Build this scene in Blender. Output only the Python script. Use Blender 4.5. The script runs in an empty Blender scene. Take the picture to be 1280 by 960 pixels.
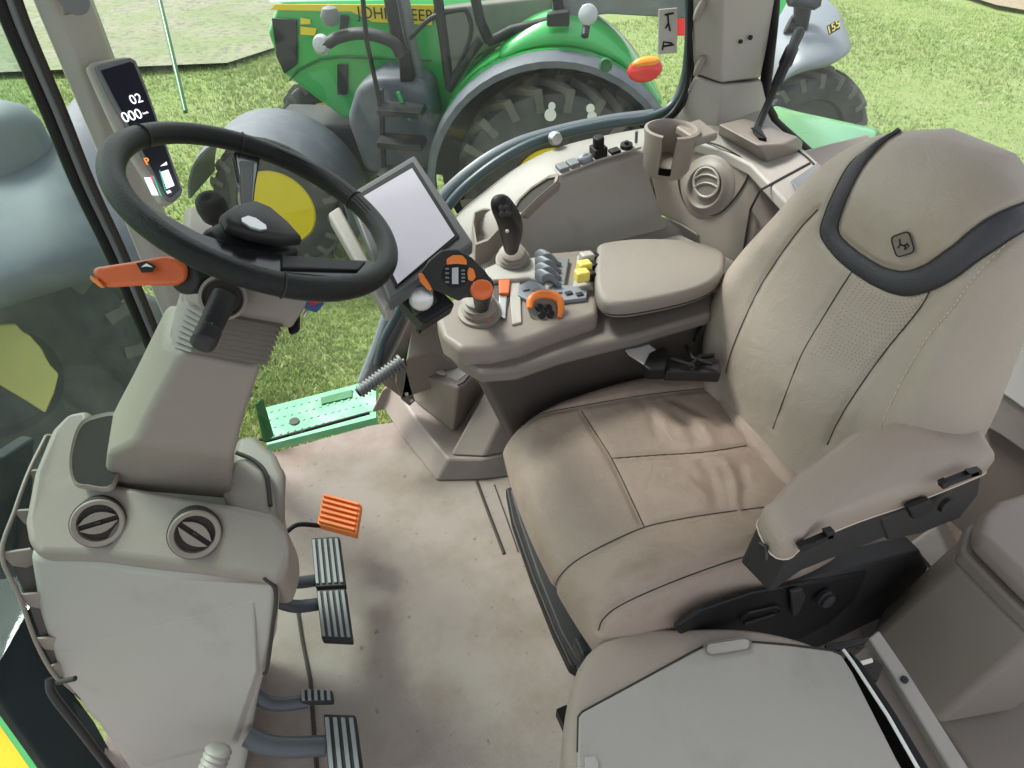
import bpy, math, random
import numpy as np
from mathutils import Vector, Matrix
from mathutils.bvhtree import BVHTree
random.seed(7); rng = np.random.default_rng(7)
S = bpy.context.scene; COL = S.collection
# ---------------------------------------------------------------- camera
FOC = 800.0; PITCH = math.radians(42); AZ = math.radians(67.6)
CAM = np.array([0, 0, 1.5])
FW = np.array([math.cos(AZ)*math.cos(PITCH), math.sin(AZ)*math.cos(PITCH), -math.sin(PITCH)])
RT = np.array([math.sin(AZ), -math.cos(AZ), 0.0]); UP = np.cross(RT, FW)
cd = bpy.data.cameras.new('camera'); cam = bpy.data.objects.new('camera', cd); COL.objects.link(cam)
cd.sensor_width = 36; cd.lens = FOC/1280*36; cd.clip_start = 0.02; cd.clip_end = 500
cam.matrix_world = Matrix([[RT[0], UP[0], -FW[0], CAM[0]], [RT[1], UP[1], -FW[1], CAM[1]], [RT[2], UP[2], -FW[2], CAM[2]], [0, 0, 0, 1]])
S.camera = cam
# ---------------------------------------------------------------- light
w = bpy.data.worlds.new("World"); S.world = w; w.use_nodes = True
nt = w.node_tree; bg = nt.nodes['Background']
sky = nt.nodes.new('ShaderNodeTexSky'); sky.sky_type = 'NISHITA'; sky.sun_disc = False
SUN_EL = math.radians(52); SUN_AZ = math.radians(120)      # azimuth of the sun from +X towards +Y
sky.sun_elevation = SUN_EL; sky.sun_rotation = math.radians(90)-SUN_AZ; sky.dust_density = 3.0; sky.air_density = 1.0
hs = nt.nodes.new('ShaderNodeHueSaturation'); hs.inputs['Saturation'].default_value = 0.22
nt.links.new(sky.outputs[0], hs.inputs['Color']); nt.links.new(hs.outputs[0], bg.inputs[0]); bg.inputs[1].default_value = 0.15
sl = bpy.data.lights.new('sun', 'SUN'); sl.energy = 2.0; sl.angle = math.radians(14); sl.color = (1, .96, .9)
so = bpy.data.objects.new('sun', sl); COL.objects.link(so)
sd = Vector((math.cos(SUN_EL)*math.cos(SUN_AZ), math.cos(SUN_EL)*math.sin(SUN_AZ), math.sin(SUN_EL)))
so.rotation_euler = sd.to_track_quat('Z', 'Y').to_euler()
S.view_settings.view_transform = 'Standard'; S.view_settings.look = 'None'
S.view_settings.exposure = 1.27; S.view_settings.gamma = 1.0
S.cycles.use_denoising = True
S.cycles.max_bounces = 10; S.cycles.transparent_max_bounces = 12; S.cycles.caustics_reflective = False; S.cycles.caustics_refractive = False

# ---------------------------------------------------------------- surveying: sight lines met with known planes
def ray(x, y): return FW + RT*(x-640)/FOC - UP*(y-480)/FOC
def D(x, y, d): return CAM + ray(x, y)*d
def PZ(x, y, z): r = ray(x, y); return CAM + r*(z-CAM[2])/r[2]
def PX(x, y, v): r = ray(x, y); return CAM + r*(v-CAM[0])/r[0]
def PY(x, y, v): r = ray(x, y); return CAM + r*(v-CAM[1])/r[1]
def PN(x, y, o, n):
    r = ray(x, y); return CAM + r*(np.dot(np.array(o)-CAM, n)/np.dot(r, n))
def V(*a): return np.array(a, float)
def nrm(v): v = np.array(v, float); return v/np.linalg.norm(v)
def lerp(a, b, t): return np.array(a)*(1-t)+np.array(b)*t

# ---------------------------------------------------------------- materials
def mat(name, col, rough=.5, metal=0, var=.08, vs=6, bump=0, bs=200, emit=None, es=1, spec=.5, coat=0, dirt=None, ds=5, dlo=.5, dhi=.7, rvar=.08, kind='noise', speck=None, soft=0):
    m = bpy.data.materials.new(name); m.use_nodes = True; n = m.node_tree.nodes; l = m.node_tree.links
    b = n['Principled BSDF']; b.inputs['Metallic'].default_value = metal; b.inputs['Specular IOR Level'].default_value = spec
    b.inputs['Coat Weight'].default_value = coat; b.inputs['Coat Roughness'].default_value = .12
    tc = n.new('ShaderNodeTexCoord')
    ns = n.new('ShaderNodeTexNoise'); ns.inputs['Scale'].default_value = vs; ns.inputs['Detail'].default_value = 5
    l.new(tc.outputs['Object'], ns.inputs['Vector'])
    mx = n.new('ShaderNodeMix'); mx.data_type = 'RGBA'
    mx.inputs[6].default_value = (*[c*(1-var) for c in col], 1); mx.inputs[7].default_value = (*[min(1, c*(1+var)) for c in col], 1)
    l.new(ns.outputs[0], mx.inputs[0]); out = mx.outputs[2]
    if dirt:
        n2 = n.new('ShaderNodeTexNoise'); n2.inputs['Scale'].default_value = ds; n2.inputs['Detail'].default_value = 9; n2.inputs['Roughness'].default_value = .65
        l.new(tc.outputs['Object'], n2.inputs['Vector'])
        mr = n.new('ShaderNodeMapRange'); mr.inputs[1].default_value = dlo; mr.inputs[2].default_value = dhi; mr.inputs[4].default_value = .8
        l.new(n2.outputs[0], mr.inputs[0])
        m2 = n.new('ShaderNodeMix'); m2.data_type = 'RGBA'; m2.inputs[7].default_value = (*dirt, 1)
        l.new(mr.outputs[0], m2.inputs[0]); l.new(out, m2.inputs[6]); out = m2.outputs[2]
    if speck:
        n3 = n.new('ShaderNodeTexNoise'); n3.inputs['Scale'].default_value = speck[1]; n3.inputs['Detail'].default_value = 4; l.new(tc.outputs['Object'], n3.inputs['Vector'])
        m3 = n.new('ShaderNodeMapRange'); m3.inputs[1].default_value = speck[2]; m3.inputs[2].default_value = speck[3]; m3.inputs[4].default_value = .75; l.new(n3.outputs[0], m3.inputs[0])
        m4 = n.new('ShaderNodeMix'); m4.data_type = 'RGBA'; m4.inputs[7].default_value = (*speck[0], 1); l.new(m3.outputs[0], m4.inputs[0]); l.new(out, m4.inputs[6]); out = m4.outputs[2]
    l.new(out, b.inputs['Base Color'])
    rr = n.new('ShaderNodeMapRange'); rr.inputs[3].default_value = max(.02, rough-rvar); rr.inputs[4].default_value = min(1, rough+rvar)
    l.new(ns.outputs[0], rr.inputs[0]); l.new(rr.outputs[0], b.inputs['Roughness'])
    if bump:
        if kind == 'voronoi':
            nb = n.new('ShaderNodeTexVoronoi'); nb.inputs['Scale'].default_value = bs
        else:
            nb = n.new('ShaderNodeTexNoise'); nb.inputs['Scale'].default_value = bs; nb.inputs['Detail'].default_value = 3
        l.new(tc.outputs['Object'], nb.inputs['Vector'])
        bp = n.new('ShaderNodeBump'); bp.inputs['Strength'].default_value = bump; bp.inputs['Distance'].default_value = .002
        l.new(nb.outputs[0], bp.inputs['Height']); l.new(bp.outputs[0], b.inputs['Normal'])
        if soft:
            n5 = n.new('ShaderNodeTexNoise'); n5.inputs['Scale'].default_value = 16; n5.inputs['Detail'].default_value = 4; n5.inputs['Distortion'].default_value = 1.2
            l.new(tc.outputs['Object'], n5.inputs['Vector']); b2 = n.new('ShaderNodeBump'); b2.inputs['Strength'].default_value = soft; b2.inputs['Distance'].default_value = .012
            l.new(n5.outputs[0], b2.inputs['Height']); l.new(b2.outputs[0], bp.inputs['Normal'])
    if emit:
        b.inputs['Emission Color'].default_value = (*emit, 1); b.inputs['Emission Strength'].default_value = es
    return m
M = {}
M['trim'] = mat('beige_plastic', (.222, .188, .162), .46, var=.04, dirt=(.27, .235, .205), ds=13, dlo=.56, dhi=.8, rvar=.14, bump=.25, bs=900)
M['trim_light'] = mat('light_beige_plastic', (.38, .355, .325), .45, var=.03, bump=.25, bs=900)
M['trim_grey'] = mat('greige_plastic', (.335, .312, .288), .5, var=.04, dirt=(.27, .25, .225), ds=9, dlo=.56, dhi=.8, rvar=.14, bump=.25, bs=900)
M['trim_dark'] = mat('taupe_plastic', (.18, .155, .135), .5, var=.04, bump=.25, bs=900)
M['leather'] = mat('tan_leather', (.335, .258, .21), .35, var=.07, vs=9, bump=.45, bs=800, kind='voronoi', dirt=(.19, .135, .095), ds=5, dlo=.5, dhi=.78, soft=.28)
M['leather_light'] = mat('beige_leather', (.355, .305, .255), .42, var=.05, vs=9, bump=.4, bs=800, kind='voronoi', dirt=(.27, .21, .155), ds=4.5, dlo=.52, dhi=.8, soft=.2)
M['leather_pale'] = mat('pale_beige_leather', (.32, .262, .222), .38, var=.04, vs=7, bump=.4, bs=800, kind='voronoi')
M['leather_pad'] = mat('taupe_pad_leather', (.25, .22, .19), .42, var=.04, vs=7, bump=.4, bs=800, kind='voronoi')
M['navy'] = mat('charcoal_leather', (.035, .035, .045), .42, var=.1, bump=.5, bs=800, kind='voronoi')
M['black'] = mat('black_rubber', (.006, .006, .007), .5, spec=.3, var=.2)
M['blackleather'] = mat('black_leather', (.006, .0065, .0075), .36, spec=.28, var=.15, bump=.4, bs=900, kind='voronoi')
M['blackgloss'] = mat('black_gloss', (.012, .012, .014), .15, var=.1)
M['char'] = mat('charcoal_plastic', (.022, .021, .022), .5, spec=.35, var=.1, bump=.3, bs=700)
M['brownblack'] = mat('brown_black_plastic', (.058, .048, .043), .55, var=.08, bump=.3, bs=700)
M['grey'] = mat('grey_plastic', (.16, .165, .175), .5, var=.08)
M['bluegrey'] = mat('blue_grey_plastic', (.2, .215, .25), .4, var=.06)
M['steel'] = mat('steel', (.5, .5, .5), .35, metal=.9, var=.1)
M['tongue'] = mat('brushed_steel', (.6, .6, .6), .35, metal=.2)
M['orange'] = mat('orange_plastic', (.75, .19, .03), .4, var=.06)
M['orange_dark'] = mat('deep_orange_plastic', (.62, .12, .03), .4, var=.06)
M['yellow'] = mat('yellow_paint', (.8, .6, .02), .35, var=.05)
M['yellow_dim'] = mat('dim_yellow_paint', (.42, .36, .08), .5, var=.1)  # yellow darkened in its colour, as if behind tinted glass
M['bezel'] = mat('dark_grey_plastic', (.085, .09, .095), .45)
M['yellow_plastic'] = mat('yellow_plastic', (.75, .62, .12), .4)
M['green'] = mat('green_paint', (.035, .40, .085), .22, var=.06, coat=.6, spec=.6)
M['green_dark'] = mat('dark_green_paint', (.015, .14, .035), .35, var=.1)
M['mint'] = mat('dusty_green_paint', (.12, .42, .22), .5, var=.1, vs=14, dirt=(.3, .45, .35), ds=12)
M['recess'] = mat('recess_shade', (.022, .02, .018), .9, spec=.2)
M['mat'] = mat('beige_floor_mat', (.245, .21, .185), .85, var=.10, vs=4, bump=.6, bs=600, dirt=(.165, .12, .09), ds=4.5, dlo=.45, dhi=.72, speck=((.09, .06, .045), 38, .66, .74))
M['tyre'] = mat('tyre_rubber', (.04, .04, .043), .75, var=.3, vs=5, bump=.5, bs=40, dirt=(.10, .095, .085), ds=4, dlo=.4, dhi=.75)
M['lug'] = mat('dusty_tyre_lug', (.13, .12, .105), .85, var=.35, vs=4, bump=.6, bs=60)
M['arm'] = mat('painted_arm', (.06, .065, .075), .4, var=.1)
M['fender'] = mat('grey_fender_plastic', (.10, .11, .135), .6, var=.1, vs=3, dirt=(.15, .155, .16), ds=6)
M['fender_dark'] = mat('dark_fender_liner', (.02, .021, .023), .7, var=.3)
M['lampglass'] = mat('lamp_glass', (.42, .44, .46), .12, var=.1, vs=60)
M['red'] = mat('red_lens', (.7, .02, .02), .15, var=.1, vs=80)
M['amber'] = mat('amber_lens', (.85, .3, .02), .15, var=.1, vs=80)
M['white'] = mat('white_plastic', (.75, .75, .73), .5)
M['whitepaint'] = mat('white_mark', (.8, .8, .8), .5, var=.02)
M['seam'] = mat('dark_seam', (.03, .024, .02), .8)
M['thread'] = mat('pale_thread', (.55, .48, .4), .7)
M['screen'] = mat('screen_sky_glow', (.2, .2, .22), .12, var=.1, emit=(.78, .77, .86), es=.17)  # switched-off monitor: pale sky reflection put in as emission
M['lcd'] = mat('dark_display', (.012, .012, .03), .1, var=.1)
M['lit_white'] = mat('lit_white_digits', (.8, .8, .8), .4, emit=(.9, .92, 1), es=.6)
M['lit_orange'] = mat('lit_orange_digits', (.8, .3, .05), .4, emit=(1, .3, .03), es=.5)
M['lit_green'] = mat('lit_green_bar', (.05, .5, .3), .4, emit=(.02, .6, .3), es=.4)
M['lit_red'] = mat('lit_red_bar', (.5, .05, .1), .4, emit=(.8, .05, .2), es=.4)
M['teal'] = mat('dark_teal_panel', (.006, .012, .013), .6, spec=.2, var=.3, vs=5)
M['roofliner'] = mat('headliner_fabric', (.45, .43, .4), .9)
M['blue'] = mat('blue_plastic', (.03, .07, .2), .4)

def glassmat(name, tint, rough=.02, haze=.03, hz=(.7, .75, .75)):
    m = bpy.data.materials.new(name); m.use_nodes = True; n = m.node_tree.nodes; l = m.node_tree.links
    n.remove(n['Principled BSDF']); o = n['Material Output']
    t = n.new('ShaderNodeBsdfTransparent'); t.inputs[0].default_value = (*tint, 1)
    g = n.new('ShaderNodeBsdfGlossy'); g.inputs['Roughness'].default_value = rough
    lw = n.new('ShaderNodeLayerWeight'); lw.inputs[0].default_value = .5
    pw = n.new('ShaderNodeMath'); pw.operation = 'POWER'; l.new(lw.outputs['Facing'], pw.inputs[0]); pw.inputs[1].default_value = 5
    fr = n.new('ShaderNodeMath'); fr.operation = 'MULTIPLY_ADD'; l.new(pw.outputs[0], fr.inputs[0]); fr.inputs[1].default_value = .4; fr.inputs[2].default_value = .02
    a = n.new('ShaderNodeMixShader'); l.new(fr.outputs[0], a.inputs[0]); l.new(t.outputs[0], a.inputs[1]); l.new(g.outputs[0], a.inputs[2])
    d = n.new('ShaderNodeBsdfDiffuse'); d.inputs[0].default_value = (*hz, 1)
    tc = n.new('ShaderNodeTexCoord'); ns = n.new('ShaderNodeTexNoise'); ns.inputs['Scale'].default_value = 5; ns.inputs['Detail'].default_value = 8
    l.new(tc.outputs['Object'], ns.inputs[0])
    mr = n.new('ShaderNodeMapRange'); mr.inputs[1].default_value = .35; mr.inputs[2].default_value = .75; mr.inputs[3].default_value = haze*.5; mr.inputs[4].default_value = haze*1.8
    l.new(ns.outputs[0], mr.inputs[0])
    b = n.new('ShaderNodeMixShader'); l.new(mr.outputs[0], b.inputs[0]); l.new(a.outputs[0], b.inputs[1]); l.new(d.outputs[0], b.inputs[2])
    l.new(b.outputs[0], o.inputs[0]); return m
M['glass'] = glassmat('clear_window_glass', (.93, .97, .95), haze=.02)
M['windshield'] = glassmat('windshield_glass', (.80, .90, .86), haze=.04)

# ---------------------------------------------------------------- mesh helpers
def put(o, parent=None):
    COL.objects.link(o)
    if parent is not None:
        o.parent = parent; o.matrix_parent_inverse = parent.matrix_world.inverted() if False else Matrix.Identity(4)
        o.location = -Vector(parent['_o'] if '_o' in parent.keys() else (0, 0, 0))
    return o
def mo(name, verts, faces, m, parent=None, bevel=0, seg=3, sub=0, smooth=True, solid=0, angle=35, sharp=48):
    me = bpy.data.meshes.new(name); me.from_pydata([tuple(map(float, v)) for v in verts], [], [tuple(map(int, f)) for f in faces]); me.validate(); me.update()
    import bmesh
    bm = bmesh.new(); bm.from_mesh(me); bmesh.ops.recalc_face_normals(bm, faces=bm.faces); bm.to_mesh(me); bm.free()
    me.polygons.foreach_set('use_smooth', [smooth]*len(me.polygons))
    if smooth and not sub and not bevel: me.set_sharp_from_angle(angle=math.radians(sharp))
    ms = m if isinstance(m, list) else [m]
    for k in ms: me.materials.append(M[k] if isinstance(k, str) else k)
    o = bpy.data.objects.new(name, me); put(o, parent)
    if solid:
        md = o.modifiers.new('thickness', 'SOLIDIFY'); md.thickness = solid; md.offset = 0
    if bevel:
        md = o.modifiers.new('bevel', 'BEVEL'); md.width = bevel; md.segments = seg; md.limit_method = 'ANGLE'; md.angle_limit = math.radians(angle); md.harden_normals = True
    if sub:
        md = o.modifiers.new('sub', 'SUBSURF'); md.levels = sub; md.render_levels = sub
    return o
def thing(name, loc, label, cat, group=None):
    o = bpy.data.objects.new(name, None); COL.objects.link(o); o.location = tuple(map(float, loc)); o['_o'] = tuple(map(float, loc))
    o.empty_display_size = .05; return tag(o, label, cat, group)
def tag(o, label, cat, group=None):
    o['label'] = label; o['category'] = cat
    if group: o['group'] = group
    return o
def struct(o, label=None, cat=None):
    o['kind'] = 'structure'
    if label: o['label'] = label
    if cat: o['category'] = cat
    return o
class MB:
    def __init__(s): s.v = []; s.f = []
    def add(s, v, f):
        k = len(s.v); s.v += [np.array(p, float) for p in v]; s.f += [tuple(i+k for i in q) for q in f]; return s
    def build(s, name, m, parent=None, **k): return mo(name, s.v, s.f, m, parent, **k)
def g_slab(pts, vec):
    n = len(pts); v = [np.array(p) for p in pts]+[np.array(p)+np.array(vec) for p in pts]
    f = [tuple(range(n)), tuple(reversed(range(n, 2*n)))]+[(i, (i+1) % n, n+(i+1) % n, n+i) for i in range(n)]
    return v, f
def g_frus(a, b):
    n = len(a); v = list(a)+list(b)
    return v, [tuple(range(n)), tuple(reversed(range(n, 2*n)))]+[(i, (i+1) % n, n+(i+1) % n, n+i) for i in range(n)]
def g_box(c, s, R=None):
    c = np.array(c, float); v = []
    for dx in (-.5, .5):
        for dy in (-.5, .5):
            for dz in (-.5, .5):
                p = np.array([dx*s[0], dy*s[1], dz*s[2]]); v.append(c+(R@p if R is not None else p))
    return v, [(0, 1, 3, 2), (4, 6, 7, 5), (0, 4, 5, 1), (2, 3, 7, 6), (0, 2, 6, 4), (1, 5, 7, 3)]
def cr(pts, n=8, closed=False):
    pts = [np.array(p, float) for p in pts]; out = []; N = len(pts)
    rngi = range(N if closed else N-1)
    for i in rngi:
        p1 = pts[i]; p2 = pts[(i+1) % N]
        p0 = pts[i-1] if (i > 0 or closed) else 2*p1-p2
        p3 = pts[(i+2) % N] if (i+2 < N or closed) else 2*p2-p1
        for k in range(n):
            t = k/n; out.append(.5*((2*p1)+(-p0+p2)*t+(2*p0-5*p1+4*p2-p3)*t*t+(-p0+3*p1-3*p2+p3)*t**3))
    if not closed: out.append(pts[-1])
    return out
def g_tube(path, r, seg=10, closed=False, flat=1.0, ref=None):
    path = [np.array(p, float) for p in path]; N = len(path); v = []; f = []
    prev = None
    for i, p in enumerate(path):
        if closed: t = path[(i+1) % N]-path[i-1]
        else: t = path[min(i+1, N-1)]-path[max(i-1, 0)]
        t = nrm(t)
        if ref is not None: a = np.array(ref, float)
        elif prev is None: a = np.array([0, 0, 1.]) if abs(t[2]) < .9 else np.array([1., 0, 0])
        else: a = prev
        a = nrm(a-t*np.dot(a, t)); b = np.cross(t, a); prev = a
        rr = r[i] if hasattr(r, '__len__') else r
        for k in range(seg):
            an = 2*math.pi*k/seg; v.append(p+a*rr*math.cos(an)*flat+b*rr*math.sin(an))
    for i in range(N if closed else N-1):
        for k in range(seg):
            j = (i+1) % N; f.append((i*seg+k, i*seg+(k+1) % seg, j*seg+(k+1) % seg, j*seg+k))
    if not closed: f += [tuple(range(seg)), tuple(range((N-1)*seg, N*seg))]
    return v, f
def g_lathe(prof, o, ax, seg=32, ref=None):
    ax = nrm(ax); a = np.array([1., 0, 0]) if abs(ax[0]) < .9 else np.array([0, 1., 0])
    if ref is not None: a = np.array(ref, float)
    a = nrm(a-ax*np.dot(a, ax)); b = np.cross(ax, a); v = []; f = []
    for r, h in prof:
        for k in range(seg):
            an = 2*math.pi*k/seg; v.append(np.array(o)+ax*h+(a*math.cos(an)+b*math.sin(an))*max(r, 1e-4))
    for i in range(len(prof)-1):
        for k in range(seg): f.append((i*seg+k, i*seg+(k+1) % seg, (i+1)*seg+(k+1) % seg, (i+1)*seg+k))
    f += [tuple(range(seg)), tuple(range((len(prof)-1)*seg, len(prof)*seg))]
    return v, f
def g_loft(rings, cap=True, closed=True):
    n = len(rings[0]); v = [p for r in rings for p in r]; f = []
    for i in range(len(rings)-1):
        for k in range(n if closed else n-1): f.append((i*n+k, i*n+(k+1) % n, (i+1)*n+(k+1) % n, (i+1)*n+k))
    if cap and closed: f += [tuple(range(n)), tuple(range((len(rings)-1)*n, len(rings)*n))]
    return v, f
def g_pillow(pts, up, h, crown=.012, inset=None, steps=7, under=True):
    """puffy pad: outline pts (3D, closed), thickness h upwards along up, rounded shoulders and slight crown"""
    up = nrm(up); pts = [np.array(p, float) for p in pts]; c = sum(pts)/len(pts)
    r = inset if inset else h*.55; rings = []
    P = np.array(pts)-c; ex = P[np.argmax(np.linalg.norm(P, axis=1))]; ex = nrm(ex-up*np.dot(ex, up)); ey = np.cross(up, ex)
    hx = (P@ex).max()/2-(P@ex).min()/2; hy = (P@ey).max()/2-(P@ey).min()/2
    def shrink(d):
        return [c+up*np.dot(p-c, up)+ex*np.dot(p-c, ex)*(1-d/hx)+ey*np.dot(p-c, ey)*(1-d/hy) for p in pts]
    for k in range(steps+1):
        a = math.pi/2*k/steps; rings.append([p+up*(h-r+r*math.sin(a)) for p in shrink(r*(1-math.cos(a)))])
    base = [shrink(r*.3), [p+up*r*.3 for p in pts]]
    rings = base+rings
    last = rings[-1]; cc = c+up*h
    for s in (.85, .65, .4, .15):
        rings.append([cc+(p-cc)*s+up*crown*(1-s*s) for p in last])
    return g_loft(rings)
def bvh(o):
    me = o.data; return BVHTree.FromPolygons([v.co for v in me.vertices], [p.vertices for p in me.polygons])
def hit(tree, x, y, off=(0, 0, 0)):
    r = ray(x, y); h = tree.ray_cast(Vector(CAM-np.array(off)), Vector(nrm(r)))
    if h[0] is None: return None
    n = np.array(h[1]); 
    if np.dot(n, r) > 0: n = -n
    return np.array(h[0])+np.array(off), n
def hits(tree, pts, n=8, off=(0, 0, 0)):
    out = []
    for p in cr([np.array([a, b, 0.]) for a, b in pts], n):
        h = hit(tree, p[0], p[1], off)
        if h: out.append(h)
    return out
def off(o): return o.parent['_o'] if o.parent else (0, 0, 0)
def groove(o, lines, depth=.005, wd=.005):
    """press seam lines (world polylines) into a mesh that is stored in world coordinates"""
    me = o.data; n = len(me.vertices); co = np.empty(n*3); me.vertices.foreach_get('co', co); co = co.reshape(-1, 3)
    no = np.array([v.normal[:] for v in me.vertices]); d = np.full(n, 9.)
    for L in lines:
        L = np.array(L)
        for a, b in zip(L[:-1], L[1:]):
            ab = b-a; t = np.clip(((co-a)@ab)/max(ab@ab, 1e-9), 0, 1); d = np.minimum(d, np.linalg.norm(co-(a+t[:, None]*ab), axis=1))
    co = co-no*(depth*np.exp(-(d/wd)**2))[:, None]
    me.vertices.foreach_set('co', co.ravel()); me.update()
def text(s, name, m, parent, o, ux, uy, size, extrude=.0005, align='CENTER'):
    cu = bpy.data.curves.new(name, 'FONT'); cu.body = s; cu.size = size; cu.extrude = extrude; cu.align_x = align; cu.align_y = 'CENTER'
    t = bpy.data.objects.new(name, cu); COL.objects.link(t)
    dg = bpy.context.evaluated_depsgraph_get(); me = bpy.data.meshes.new_from_object(t.evaluated_get(dg))
    bpy.data.objects.remove(t); me.materials.clear(); me.materials.append(M[m])
    ux = nrm(ux); uy = nrm(uy); uz = np.cross(ux, uy)
    for v in me.vertices:
        p = v.co; q = np.array(o)+ux*p[0]+uy*p[1]+uz*p[2]; v.co = Vector(q)
    ob = bpy.data.objects.new(name, me); put(ob, parent); return ob
def oval(o, ux, uy, a, b, n=28): return [np.array(o)+ux*math.cos(2*math.pi*i/n)*a+uy*math.sin(2*math.pi*i/n)*b for i in range(n)]
# ================================================================ the cab shell
Zu = V(0, 0, 1)
fl = MB().add(*g_slab([(-.62, -.12, -.05), (1.62, -.12, -.05), (1.62, 1.50, -.05), (.30, 1.50, -.05), (.13, 1.53, -.05), (-.62, 1.53, -.05)], (0, 0, .05))).build('floor', 'mat', bevel=.004, seg=2)
struct(fl, 'beige carpet-like floor mat with brown dirt stains', 'floor mat')
mb = MB()
def floor_line(pts, r=.003, z=.001): return g_tube([PZ(a, b, z) for a, b in pts], r, 6)
mb.add(*floor_line([(372, 760), (378, 800), (388, 850), (396, 960), (400, 1010)], .005)); mb.add(*floor_line([(596, 602), (612, 645), (630, 692)], .005)); mb.add(*floor_line([(618, 606), (634, 650), (648, 690)], .002))
struct(mb.build('floor_seam', 'seam'))
# roof and far pillars close the cab over the seat
rf = thing('cab_roof', (.5, .8, 1.85), 'cab roof over the seats, above the top edge of the photo', 'roof')
MB().add(*g_slab([(-.7, .15, 1.85), (1.75, .15, 1.85), (1.75, 1.6, 1.85), (-.7, 1.6, 1.85)], (0, 0, .12))).build('headliner', 'roofliner', rf, bevel=.03)
# green step plate outside the right door
a = [PZ(322, 512, -.06), PZ(470, 474, -.06), PZ(470, 522, -.06), PZ(334, 556, -.06)]
sp = thing('step_plate', a[0], 'pale green perforated step plate outside the right door sill', 'step')
mb = MB().add(*g_slab(a, (0, 0, -.03)))
for i in range(15):
    for j in range(4):
        u = (i+.6+(j % 2)*.5)/16; v = (j+.7)/4.6; p = lerp(lerp(a[0], a[1], u), lerp(a[3], a[2], u), v)
        mb.add(*g_lathe([(.006, 0), (.0045, .0025), (.001, .003)], p, Zu, 8))
mb.build('plate', 'mint', sp)
MB().add(*g_lathe([(.017, 0), (.017, .004), (.001, .004)], PZ(368, 527, -.059), Zu, 20)).build('round_plug', 'char', sp)
MB().add(*g_slab([PZ(401, 498, -.058), PZ(440, 488, -.058), PZ(440, 497, -.058), PZ(402, 506, -.058)], (0, 0, .004))).build('tread_strip', 'green_dark', sp)
MB().add(*g_tube([PZ(326, 549, .005), PZ(334, 551, .005), PZ(462, 516, .005)], .006, 8)).build('sill_seal', 'black', sp)
MB().add(*g_slab([PY(318, 505, 1.6), PY(322, 505, 1.6), PY(336, 552, 1.55), PY(328, 552, 1.55)], (.02, .02, 0))).build('side_bracket', 'green_dark', sp, bevel=.003)
# right door: curved frame, glass, grey strip for the reflection in the glass
dr = thing('cab_door', (.6, 1.5, 0), 'right cab door of clear glass with curved dark frame', 'door')
dl = [(472, 455), (480, 425), (500, 385), (527, 320), (560, 258), (600, 218), (650, 186), (700, 168), (760, 155), (810, 148), (840, 132), (856, 100), (862, 50), (862, -10), (860, -120)]
dpts = cr([PY(a, b, 1.5) for a, b in dl], 5)
MB().add(*g_tube(dpts, .013, 10)).build('seal', mat('door_seal_rubber', (.05, .075, .085), .4, var=.1), dr)
dl2 = [(448, 480), (468, 430), (486, 375), (512, 300), (545, 246), (590, 205), (640, 176), (700, 158), (760, 146), (815, 139)]
d2 = cr([PY(a, b-2, 1.53) for a, b in dl2], 5)
ins = cr([PY(a+9, b+9, 1.515) for a, b in dl2], 5)
MB().add(*g_loft([d2, ins], closed=False)).build('lower_rail', 'bluegrey', dr, solid=.012)  # blue-grey strip: reflection in the door glass made as a solid piece
gl = [p+V(0, .012, 0) for p in dpts]
g = [tuple(p) for p in gl]+[(-.3, 1.512, 1.75), (-.36, 1.512, .5), (-.1, 1.512, .05)]
MB().add(*g_slab([np.array(p) for p in g], (0, .006, 0))).build('pane', 'glass', dr, smooth=False)
mb = MB()
for (x, y) in ((694, 173),):
    mb.add(*g_lathe([(.016, -.01), (.018, 0), (.014, .012), (.001, .013)], PY(x, y, 1.47), V(0, -1, .2), 16))
mb.build('hinge_bolt', 'steel', dr)
MB().add(*g_box(PY(812, 145, 1.53), (.03, .02, .02))).build('latch', 'char', dr, bevel=.004)
lower = [PY(x, y, 1.53) for x, y in ((448, 480), (468, 430), (486, 372), (520, 372), (498, 425), (478, 465), (470, 490))]
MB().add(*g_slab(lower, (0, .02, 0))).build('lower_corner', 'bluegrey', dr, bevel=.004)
st = [PY(824, 12, 1.49), PY(847, 10, 1.49), PY(846, 66, 1.49), PY(823, 68, 1.49)]
sk = MB().add(*g_slab(st, (0, .004, 0))).build('safety_sticker', mat('grey_sticker', (.42, .41, .38), .5), dr)
mb = MB()
def sq(u, v): return lerp(lerp(st[0], st[1], u), lerp(st[3], st[2], u), v)-V(0, .002, 0)
for q in ([(.3, .12), (.75, .1)], [(.45, .12), (.5, .3), (.35, .42)], [(.5, .3), (.6, .48)], [(.2, .9), (.25, .72), (.7, .76)], [(.25, .82), (.8, .8)]):
    mb.add(*g_tube([sq(*p) for p in q], .0022, 5))
mb.build('pictogram', 'black', sk)
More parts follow.
